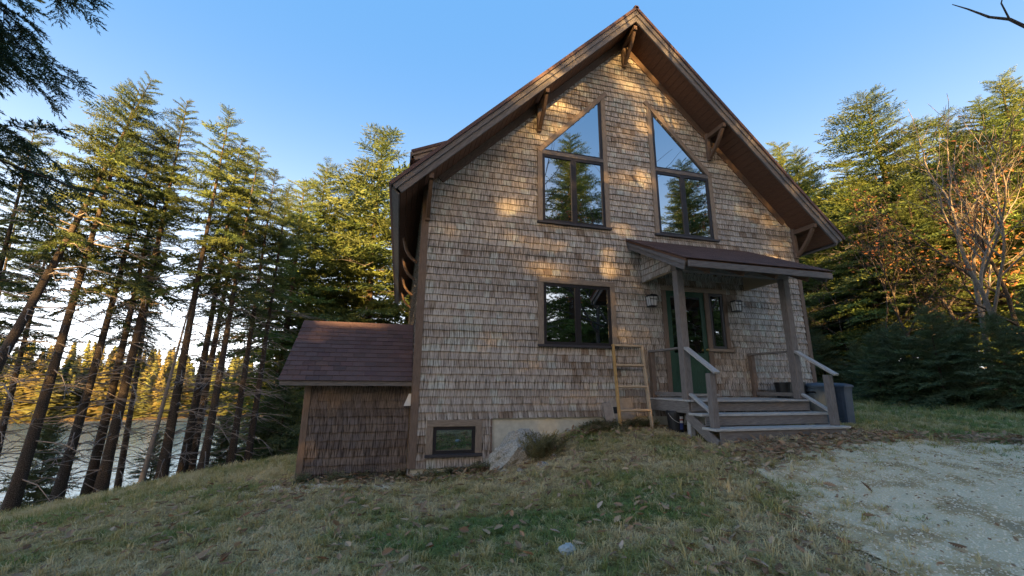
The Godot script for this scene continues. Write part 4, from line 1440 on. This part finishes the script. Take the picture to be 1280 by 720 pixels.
	# young spruces along the wood's edge
	var small := [[15.4, -3.2, 2.0], [15.4, -2.4, 2.3], [15.4, -1.5, 2.7], [16.1, -1.1, 2.2], [15.5, -0.1, 2.3], [16.4, 0.4, 2.9], [17.6, -5.4, 1.9], [16.6, -3.6, 2.4], [17.2, -2.2, 2.6], [17.0, 0.8, 2.5], [18.6, -7.6, 2.4], [17.4, -9.6, 3.6], [16.2, -11.4, 3.2], [18.8, -10.8, 4.6], [20.2, -12.4, 5.0], [17.2, -13.6, 4.4], [19.6, -8.8, 3.4], [15.0, -13.8, 3.6], [21.6, -8.0, 4.2], [23.4, -9.3, 5.2], [21.0, -10.2, 4.4]]
	for k in small.size():
		var a: Array = small[k]
		var y := land(a[0], a[1])
		stand(young[k % 3].duplicate(), "young_spruce", Vector3(a[0], y - 0.03, a[1]), Vector3(a[0], y + a[2] + 0.25, a[1]), 3.0, k * 1.9, "dense dark young spruce branched to the ground at the wood's edge", "young spruces at the wood's edge", 1.15)
	# small spruces coming up between the trunks on the bank
	for k in 7:
		var q: Array = [[-4.1, -9.4, 4.2], [-4.9, -10.6, 3.6], [-10.6, -6.6, 2.3], [-9.4, -7.4, 2.8], [-7.6, -9.0, 2.2], [-11.8, -6.2, 3.0], [-6.2, -10.4, 3.0]][k]
		var y := land(q[0], q[1])
		stand(young[(k + 1) % 3].duplicate(), "young_spruce", Vector3(q[0], y - 0.05, q[1]), Vector3(q[0], y + q[2], q[1]), 3.0, k * 2.3, "small dark spruce coming up between the trunks on the bank", "small spruces on the bank", 0.9)
	# broadleaved trees between them
	var rust := Color(0.30, 0.15, 0.055)
	var bl := [[18.5, -2.0, 8.6, 1, 420], [19.1, -3.0, 8.2, 0, 480], [19.6, -4.2, 7.6, 0, 300], [17.9, -0.9, 8.6, 1, 0], [20.0, -1.2, 8.4, 0, 420], [18.8, -5.2, 6.5, 0, 0], [21.0, -8.0, 6.0, 0, 0]]
	for k in bl.size():
		var a: Array = bl[k]
		var o := broadleaf(500 + k, a[2], M.birch_bark if a[3] else M.bark_grey, a[4], rust)
		var lab := "grey limbed broadleaf tree with rust coloured leaves before the spruces"
		var grp := "rust leaved trees"
		if a[3]:
			lab = "leaning pale barked tree keeping some rust leaves" if a[4] else "leaning pale barked tree without any leaves"
			grp = ""
		elif a[4] == 0:
			lab = "small bare grey broadleaf tree at the wood's edge"
			grp = "bare trees at the wood's edge"
		var y := land(a[0], a[1])
		stand(o, "broadleaf_tree", Vector3(a[0], y - 0.05, a[1]), Vector3(a[0] - 0.5, y + 7.0, a[1] + 0.5), 7.0, 0.0, lab, grp)
	# the spruce whose boughs hang into the view at the upper left
	var near := Node3D.new()
	part("trunk", trunk_shape[2], M.bark, near).transform = Transform3D(Basis.from_scale(Vector3(0.2, 12.5, 0.2)))
	var limbs := MB.new()
	var spots := []
	for k in 46:
		var y := lerpf(4.2, 9.6, k / 46.0) + rng.randf_range(-0.15, 0.15)
		var a := -0.75 + rng.randf_range(-1.5, 1.5) if k % 3 else rng.randf() * TAU
		var out := Vector3(cos(a), 0, sin(a))
		var l := lerpf(3.5, 1.8, k / 46.0) * rng.randf_range(0.75, 1.08)
		var pts := []
		var rad := []
		for i in 6:
			var t := i / 5.0
			pts.append(Vector3(0, y, 0) + out * l * t + Vector3(0, -0.55 * t * t + 0.12 * t, 0))
			rad.append(lerpf(0.03, 0.006, t))
		limbs.tube(pts, rad, 4, false)
		for i in 22:
			var t := rng.randf_range(0.22, 1.0)
			var f := t * 5.0
			var q := mini(int(f), 4)
			var p: Vector3 = pts[q].lerp(pts[q + 1], f - q)
			spots.append([p, a + (1.0 if i % 2 else -1.0) * rng.randf_range(0.15, 1.2), rng.randf_range(-0.75, 0.1), rng.randf_range(0.3, 0.62)])
	part("limbs", limbs, M.bark, near)
	var nm := MultiMesh.new()
	nm.transform_format = MultiMesh.TRANSFORM_3D
	nm.use_colors = true
	nm.mesh = frond[1]
	nm.instance_count = spots.size()
	for k in spots.size():
		var q: Array = spots[k]
		nm.set_instance_transform(k, Transform3D(Basis(Vector3.UP, -q[1]) * Basis(Vector3.BACK, q[2]) * Basis.from_scale(Vector3.ONE * q[3]), q[0]))
		nm.set_instance_color(k, Color(0.050, 0.080, 0.045) * rng.randf_range(0.7, 1.3))
	var ni := MultiMeshInstance3D.new()
	ni.name = "crown"
	ni.multimesh = nm
	ni.material_override = M.needles
	tag(ni, "", "", "", "stuff")
	near.add_child(ni)
	stand(near, "overhanging_spruce", Vector3(-6.45, land(-6.45, 3.4), 3.4), Vector3(-6.4, land(-6.45, 3.4) + 12.5, 3.35), 12.5, 0.0, "dark close spruce whose boughs hang over the lawn", "")
	# bare maple beside the drive, its lowest twig reaching over the view at the upper right
	var twig := [[[Vector3(0, 3.4, 0), Vector3(-1.6, 3.55, -1.2), Vector3(-3.0, 3.69, -2.0), Vector3(-3.23, 3.92, -2.04), Vector3(-3.35, 4.02, -2.08), Vector3(-3.43, 4.09, -2.15), Vector3(-3.51, 4.22, -2.22), Vector3(-3.58, 4.30, -2.27)], [0.05, 0.03, 0.016, 0.014, 0.012, 0.010, 0.006, 0.003]], [[Vector3(-3.35, 4.02, -2.08), Vector3(-3.45, 4.13, -2.06), Vector3(-3.5, 4.2, -2.0)], [0.007, 0.005, 0.002]]]
	var maple := broadleaf(611, 10.0, M.bark_grey, 0, rust, twig)
	stand(maple, "bare_maple", Vector3(7.7, land(7.7, 7.9), 7.9), Vector3(7.7, 9.2, 7.9), 10.0, 0.0, "bare maple beside the drive with one long low twig", "")
	# the wood around the clearing in front of the house: it shades the house and is mirrored in its windows
	var front := []
	for k in 17:
		var x := -23.5 + k * 1.95
		front.append([x + rng.randf_range(-0.5, 0.5), 28.0 + (k % 3) * 2.6 + rng.randf_range(-0.6, 0.6), (11.7 if x < -10.5 else 13.4 if x < 1.5 else 10.8) + rng.randf_range(-0.9, 0.9), 1.25])
	for k in 17:
		var x := -23.0 + k * 1.95
		front.append([x, 36.5 + (k % 2) * 2.0, (11.7 if x < -12.5 else 13.8 if x < 1.0 else 10.8) + rng.randf_range(-1.0, 0.6), 1.3])
	front.append_array([[8.6, 13.2, 14.8, 1.25], [9.8, 16.2, 15.5, 1.1], [6.4, 18.5, 13.5, 1.0], [12.9, 9.0, 11.4, 1.35], [14.6, 11.2, 12.2, 1.2], [10.3, 12.0, 11.6, 1.2], [10.5, 25.0, 7.5, 1.5], [13.0, 24.0, 7.0, 1.5], [15.4, 25.5, 6.5, 1.5], [8.4, 24.0, 8.0, 1.5]])
	for k in front.size():
		var a: Array = front[k]
		stand(full[(k * 3) % 7].duplicate(), "forest_spruce", Vector3(a[0], land(a[0], a[1]) - 0.05, a[1]), Vector3(a[0] + 0.1, a[2], a[1]), 14.0, k * 2.4, "spruce of the wood facing the house front, mirrored in the windows", "spruces facing the house", a[3])
	for k in 7:
		var q: Array = [[9.8, 11.5], [12.4, 10.4], [14.6, 12.8], [16.6, 11.6], [8.0, 17.0], [11.0, 19.0], [15.0, 16.5]][k]
		var y := land(q[0], q[1])
		stand(young[k % 3].duplicate(), "young_spruce", Vector3(q[0], y - 0.05, q[1]), Vector3(q[0], y + 5.0 + (k % 3) * 0.7, q[1]), 3.0, k * 1.1, "bushy young spruce facing the house front, mirrored in the lower panes", "young spruces facing the house", 1.2)
	for k in 3:
		var q: Array = [[5.6, 11.0, 11.0], [12.0, 7.4, 8.4], [9.3, 9.6, 9.6]][k]
		stand(broadleaf(640 + k, q[2], M.bark_grey, 350 * k, rust), "broadleaf_tree", Vector3(q[0], land(q[0], q[1]), q[1]), Vector3(q[0], q[2], q[1]), q[2], 0.0, "bare limbed maple facing the house front, mirrored in the windows", "maples facing the house")


# ---------------------------------------------------------------- far shore
func make_far_shore() -> void:
	# low hill across the cove, from left to behind the house
	var eye := Vector2(-0.26, 7.48)
	var na := 60
	var v := []
	for i in na + 1:
		var ang := lerpf(-1.15, 0.35, float(i) / na)     # 0 is straight along -z, negative to the left
		var d := Vector2(sin(ang), -cos(ang))
		var shore := 116.0 + 14.0 * noise.get_noise_1d(i * 0.13) + 20.0 * maxf(0.0, ang + 0.1)
		var row := []
		for q in [[0.0, -7.8], [4.0, -6.9], [16.0, -5.4], [45.0, -1.5], [110.0, 1.0], [300.0, 2.0]]:
			var p: Vector2 = eye + d * (shore + q[0])
			row.append(Vector3(p.x, q[1] + (0.6 * noise.get_noise_2d(i * 0.4, q[0]) if q[0] > 0.0 else 0.0), p.y))
		v.append(row)
	var m := MB.new()
	m.col = Color(0.20, 0.15, 0.08)
	for i in na:
		for k in 5:
			m.quad(v[i][k], v[i + 1][k], v[i + 1][k + 1], v[i][k + 1])
	tag(part("far_shore", m, M.ground, self), "low wooded shore across the cove", "shore", "", "structure")
	# its trees, one sunlit mass
	var tr := MB.new()
	for k in 26:
		var t := k / 26.0
		for b in 9:
			var a := TAU * (b + rng.randf()) / 9.0
			var r := 0.20 * (1.0 - t) * rng.randf_range(0.7, 1.2) + 0.012
			var y := t + rng.randf_range(-0.02, 0.02)
			var g := rng.randf_range(0.75, 1.25)
			tr.col = Color(g, g, g)
			var c := Vector3(cos(a) * r, y + rng.randf_range(-0.03, 0.015), sin(a) * r)
			var w := Vector3(-sin(a), rng.randf_range(-0.3, 0.3), cos(a)) * (0.02 + r * 0.36)
			tr.tri(Vector3(0, y + 0.035, 0) , c - w, c + w)
	tr.tube([Vector3.ZERO, Vector3(0, 1, 0)], [0.012, 0.003], 4, false)
	var n := 1500
	var mm := MultiMesh.new()
	mm.transform_format = MultiMesh.TRANSFORM_3D
	mm.use_colors = true
	mm.mesh = tr.mesh()
	mm.instance_count = n
	for k in n:
		var f := rng.randf() * (na - 1)
		var i := int(f)
		var band := pow(rng.randf(), 1.6) * 3.0
		var b := mini(int(band), 2) + 1
		var p: Vector3 = v[i][b].lerp(v[i + 1][b], f - i).lerp(v[i][b + 1], band - int(band))
		var h := rng.randf_range(7.0, 13.0) if rng.randf() < 0.8 else rng.randf_range(2.0, 4.0)
		mm.set_instance_transform(k, Transform3D(Basis(Vector3.UP, rng.randf() * TAU) * Basis.from_scale(Vector3(h * rng.randf_range(0.8, 1.3), h, h * rng.randf_range(0.8, 1.3))), p - Vector3(0, 0.3, 0)))
		var q := rng.randf()
		mm.set_instance_color(k, Color(0.16, 0.18, 0.06).lerp(Color(0.28, 0.22, 0.09), q * q) * rng.randf_range(0.7, 1.2))
	var mi := MultiMeshInstance3D.new()
	mi.name = "far_wood"
	mi.multimesh = mm
	mi.material_override = M.needles
	add_child(mi)
	tag(mi, "distant sunlit wood along the far shore of the cove", "wood", "", "stuff")


# ---------------------------------------------------------------- grass, leaves, pebbles
func blade_clump(seed_: int, n: int, h: float, lay_: float, w: float) -> ArrayMesh:
	var r := RandomNumberGenerator.new()
	r.seed = seed_
	var m := MB.new()
	for k in n:
		var a := r.randf() * TAU
		var o := Vector3(cos(a), 0, sin(a)) * r.randf_range(0.0, 0.045)
		a += r.randf_range(-1.0, 1.0)
		var d := Vector3(cos(a), 0, sin(a))
		var hh := h * r.randf_range(0.5, 1.15)
		var s := Vector3(-sin(a), 0, cos(a)) * w * r.randf_range(0.7, 1.2)
		var p1 := o + d * hh * lay_ * 0.35 + Vector3(0, hh * 0.62, 0)
		var p2 := o + d * hh * lay_ * r.randf_range(0.9, 1.3) + Vector3(0, hh * r.randf_range(0.55, 0.95), 0)
		var g := r.randf_range(0.65, 1.35)
		m.col = Color(g, g * r.randf_range(0.94, 1.04), g * r.randf_range(0.8, 1.1))
		m.quad(o - s, o + s, p1 + s * 0.8, p1 - s * 0.8)
		m.tri(p1 - s * 0.8, p1 + s * 0.8, p2)
	return m.mesh()

func scatter(called: String, shape: Mesh, material: Material, put: Array, label: String, category: String) -> void:
	var mm := MultiMesh.new()
	mm.transform_format = MultiMesh.TRANSFORM_3D
	mm.use_colors = true
	mm.mesh = shape
	mm.instance_count = put.size()
	for k in put.size():
		mm.set_instance_transform(k, put[k][0])
		mm.set_instance_color(k, put[k][1])
	var mi := MultiMeshInstance3D.new()
	mi.name = numbered(called)
	mi.multimesh = mm
	mi.material_override = material
	add_child(mi)
	tag(mi, label, category, "", "stuff")

func built_over(x: float, z: float) -> bool:
	if x > -0.05 and x < 8.85 and z < 0.03: return true
	if x > -1.8 and x <= 0.0 and z < -0.33 and z > -2.45: return true
	return x > 4.45 and x < 7.2 and z < 1.86

func seen(p: Vector3) -> bool:   # roughly within the photograph's field, with a margin
	var d := p - Vector3(-0.258, 0.292, 7.477)
	var f := d.dot(Vector3(0.256, 0, -0.967))
	return f > 0.4 and absf(d.dot(Vector3(0.967, 0, 0.256))) < f * 1.32 + 0.8

func make_ground_cover() -> void:
	var tilt := func(x: float, z: float) -> Basis:
		var nx := Vector3(land(x - 0.1, z) - land(x + 0.1, z), 0.2, land(x, z - 0.1) - land(x, z + 0.1)).normalized()
		var r := Vector3.RIGHT.slide(nx).normalized()
		return Basis(r, nx, r.cross(nx)) * Basis(Vector3.UP, rng.randf() * TAU)
	# turf: short matted blades, and longer tufts
	var kinds := [[], [], []]
	var eye := Vector2(-0.258, 7.477)
	var tries := 150000
	for k in tries:
		var x: float
		var z: float
		if k < 110000:
			x = rng.randf_range(-10.5, 9.0)
			z = rng.randf_range(-7.0, 5.6)
		else:
			x = rng.randf_range(6.0, 22.0)
			z = rng.randf_range(-8.0, 5.5)
		if built_over(x, z): continue
		var p := Vector3(x, 0, z)
		if not seen(p): continue
		var r := eye.distance_to(Vector2(x, z))
		if r > 7.0 and rng.randf() > 49.0 / (r * r) + 0.25: continue
		var ins := -9.0
		if x > 2.0 and z > 1.5:
			ins = drive_inside(x, z) + 0.38 * fbm(x, z, 1.4)
			if ins > -0.1 and rng.randf() > 0.5 * exp(-maxf(ins, 0.0) * 2.4) : continue
		# bare gravelly ground along the shed and house foot
		if z < 0.35 and x > -2.2 and x < 1.4 and z > -1.2 and rng.randf() < 0.6: continue
		if fbm(x, z, 0.9, 200.0) > 0.22 and rng.randf() < 0.6: continue      # worn, thin places
		p.y = land(x, z) - 0.008
		var c := grass_tint(x, z)
		var q := rng.randf()
		if q < 0.2: c = c.lerp(Color(0.62, 0.52, 0.32), 0.7)
		var kind := 0 if rng.randf() < 0.62 else 1
		if rng.randf() < 0.05 + 0.22 * clampf(fbm(x, z, 1.1, 300.0) * 2.0, 0.0, 1.0) or z < 0.4 and rng.randf() < 0.12: kind = 2
		var s := rng.randf_range(0.7, 1.3) * (1.0 + clampf((r - 8.0) * 0.06, 0.0, 1.2))
		var t: Basis = tilt.call(x, z)
		kinds[kind].append([Transform3D(t.scaled(Vector3(s, s * rng.randf_range(0.75, 1.2), s)), p), Color(c.r, c.g, c.b)])
	scatter("lawn_grass", blade_clump(1, 22, 0.042, 1.1, 0.0030), M.grass, kinds[0], "short matted straw and green lawn grass", "grass")
	scatter("lawn_grass", blade_clump(2, 20, 0.065, 0.9, 0.0030), M.grass, kinds[1], "taller green blades in the lawn", "grass")
	scatter("lawn_grass", blade_clump(3, 14, 0.13, 0.7, 0.0032), M.grass, kinds[2], "loose long tufts in the lawn", "grass")
	# leaf litter: a drift along the far edge of the drive, stray leaves on lawn and gravel
	var litter := []
	for k in 6200:
		var x: float
		var z: float
		if k < 2300:
			var e := rng.randf()
			var a: Vector2
			if e < 0.35: a = Vector2(4.4, 2.3).lerp(Vector2(7.5, 1.95), rng.randf())
			else: a = Vector2(7.4, 1.75).lerp(Vector2(15.5, 4.2), rng.randf())
			x = a.x + rng.randfn(0.0, 0.25)
			z = a.y + rng.randfn(0.0, 0.22)
		elif k < 4700:
			x = rng.randf_range(-6.0, 5.0)
			z = rng.randf_range(-1.5, 5.4)
			if fbm(x, z, 0.8, 90.0) < -0.12: continue
			if x > 2.5 and drive_inside(x, z) > -0.1 and rng.randf() < 0.93: continue
		elif k < 5400:
			x = rng.randf_range(3.0, 9.0)
			z = rng.randf_range(2.3, 5.4)
		else:
			x = rng.randf_range(-1.9, 4.6)
			z = rng.randfn(0.0, 0.25) + 0.25
			if x < 0: z -= 0.35
		if built_over(x, z) or not seen(Vector3(x, 0, z)): continue
		var s := rng.randf_range(0.5, 1.15)
		if k >= 4700 and k < 5400: s *= 0.4
		var t: Basis = tilt.call(x, z)
		var b := t * Basis.from_euler(Vector3(rng.randfn(0, 0.35) + (PI if rng.randf() < 0.4 else 0.0), 0, rng.randfn(0, 0.25)))
		var w := rng.randf()
		var c := Color(0.26, 0.14, 0.075).lerp(Color(0.52, 0.38, 0.25), w) * rng.randf_range(0.6, 1.15)
		litter.append([Transform3D(b.scaled(Vector3.ONE * s), Vector3(x, land(x, z) + rng.randf_range(0.025, 0.07), z)), c])
	scatter("fallen_leaves", leaf_shape(), M.leaves, litter, "drifts of brown fallen leaves along the drive and lawn", "leaves")
	# the large oak leaves in the near grass, one by one
	var big := [[0.42, 3.75], [0.95, 3.7], [-0.25, 3.55], [0.15, 3.2], [1.0, 3.25], [1.7, 3.85], [2.2, 4.05], [1.05, 2.65], [-0.9, 3.3], [-1.6, 2.9], [2.75, 3.7], [2.55, 4.55], [0.55, 2.75], [-0.1, 2.9], [1.95, 2.9], [3.1, 4.3], [2.0, 3.4], [1.35, 3.3], [3.0, 3.05], [-2.3, 2.0]]
	for k in big.size():
		var q: Array = big[k]
		var o := part("oak_leaf", leaf_shape(), M["leaf_%d" % (k % 3)], self)
		var t: Basis = tilt.call(q[0], q[1])
		o.transform = Transform3D((t * Basis.from_euler(Vector3(rng.randfn(0.0, 0.4) + (PI if k % 3 == 0 else 0.0), 0, 0.25))).scaled(Vector3.ONE * rng.randf_range(0.7, 1.05)), Vector3(q[0], land(q[0], q[1]) + 0.055, q[1]))
		tag(o, ["red brown curled oak leaf in the near grass", "tan curled oak leaf in the near grass", "pale curled oak leaf in the near grass"][k % 3], "leaf", "oak leaves in the near grass")
	# pebbles of the drive and of the bare patches by the shed
	var peb := []
	for k in 40000:
		var x: float
		var z: float
		if k < 35000:
			var f := pow(rng.randf(), 0.7)
			x = rng.randf_range(2.4, 11.5)
			z = rng.randf_range(1.9, 6.3)
			if drive_inside(x, z) + 0.38 * fbm(x, z, 1.4) < -0.12 - (0.3 if rng.randf() < 0.12 else 0.0): continue
			if not seen(Vector3(x, 0, z)): continue
		elif k < 38500:
			x = rng.randfn(-1.35, 0.4)
			z = rng.randfn(0.05, 0.16) + 0.05
			if z < -0.3: continue
		else:
			x = rng.randfn(-0.45, 0.13)
			z = rng.randfn(0.42, 0.12)
		var s := rng.randf_range(0.5, 1.5) * 0.0072
		if rng.randf() < 0.04: s *= 1.7
		var g := rng.randf_range(0.58, 0.76)
		peb.append([Transform3D(Basis.from_euler(Vector3(rng.randf() * TAU, rng.randf() * TAU, 0)).scaled(Vector3(s, s * 0.7, s)), Vector3(x, land(x, z) + 0.012 + s * 0.2, z)), Color(g * 1.06, g * 0.94, g * 0.74)])
	scatter("drive_pebbles", stone_mesh(77, 0.5, Vector3(1, 0.75, 0.9), 3, 6), M.pebbles, peb, "loose pale pebbles of the gravel drive", "gravel")
	# evergreen shrub and weeds by the boulder and along the foundation
	var shrub := thing("evergreen_shrub", "scrubby green shrub growing in front of the boulder", "shrub", Vector3(2.0, land(2.0, 0.72), 0.72))
	var mm := MultiMesh.new()
	mm.transform_format = MultiMesh.TRANSFORM_3D
	mm.use_colors = true
	mm.mesh = frond[0]
	mm.instance_count = 40
	for k in 40:
		var a := rng.randf() * TAU
		var l := rng.randf_range(0.2, 0.46)
		mm.set_instance_transform(k, Transform3D(Basis(Vector3.UP, a) * Basis(Vector3.BACK, rng.randf_range(0.5, 1.35)) * Basis.from_scale(Vector3(l, l * 0.8, l * 0.8)), Vector3(rng.randfn(0, 0.13), 0, rng.randfn(0, 0.1))))
		mm.set_instance_color(k, Color(0.21, 0.19, 0.09) * rng.randf_range(0.7, 1.3))
	var mi := MultiMeshInstance3D.new()
	mi.name = "foliage"
	mi.multimesh = mm
	mi.material_override = M.needles
	tag(mi, "", "", "", "stuff")
	shrub.add_child(mi)
	var weeds := []
	for k in 190:
		var x := rng.randf_range(3.0, 4.4)
		var z := absf(rng.randfn(0.0, 0.22)) + 0.1
		if k > 120:
			x = rng.randf_range(-1.7, 1.3)
			z = (0.0 if x > 0 else -0.3) + rng.randf_range(0.05, 0.3)
		var s := rng.randf_range(0.6, 1.2)
		weeds.append([Transform3D(Basis(Vector3.UP, rng.randf() * TAU).scaled(Vector3.ONE * s), Vector3(x, land(x, z) - 0.01, z)), Color(0.13, 0.16, 0.06).lerp(Color(0.28, 0.22, 0.13), rng.randf())])
	scatter("foundation_weeds", weed_shape(), M.leaves, weeds, "leafy weeds along the foot of the foundation", "weeds")

func weed_shape() -> ArrayMesh:
	var m := MB.new()
	for k in 7:
		var a := rng.randf() * TAU
		var d := Vector3(cos(a), 0, sin(a))
		var h := rng.randf_range(0.06, 0.17)
		var tip := d * h * 0.6 + Vector3(0, h, 0)
		m.col = Color(1, 1, 1) * rng.randf_range(0.8, 1.2)
		m.tube([Vector3.ZERO, d * h * 0.2 + Vector3(0, h * 0.6, 0), tip], [0.003, 0.002, 0.001], 3, false)
		for q in 6:
			var p := Vector3.ZERO.lerp(tip, 0.35 + 0.65 * q / 5.0)
			var b := rng.randf() * TAU
			var f := Vector3(cos(b), rng.randf_range(-0.2, 0.5), sin(b)).normalized()
			var s := f.cross(Vector3.UP).normalized() * 0.013
			m.quad(p, p + f * 0.022 - s, p + f * 0.055, p + f * 0.022 + s)
	return m.mesh()
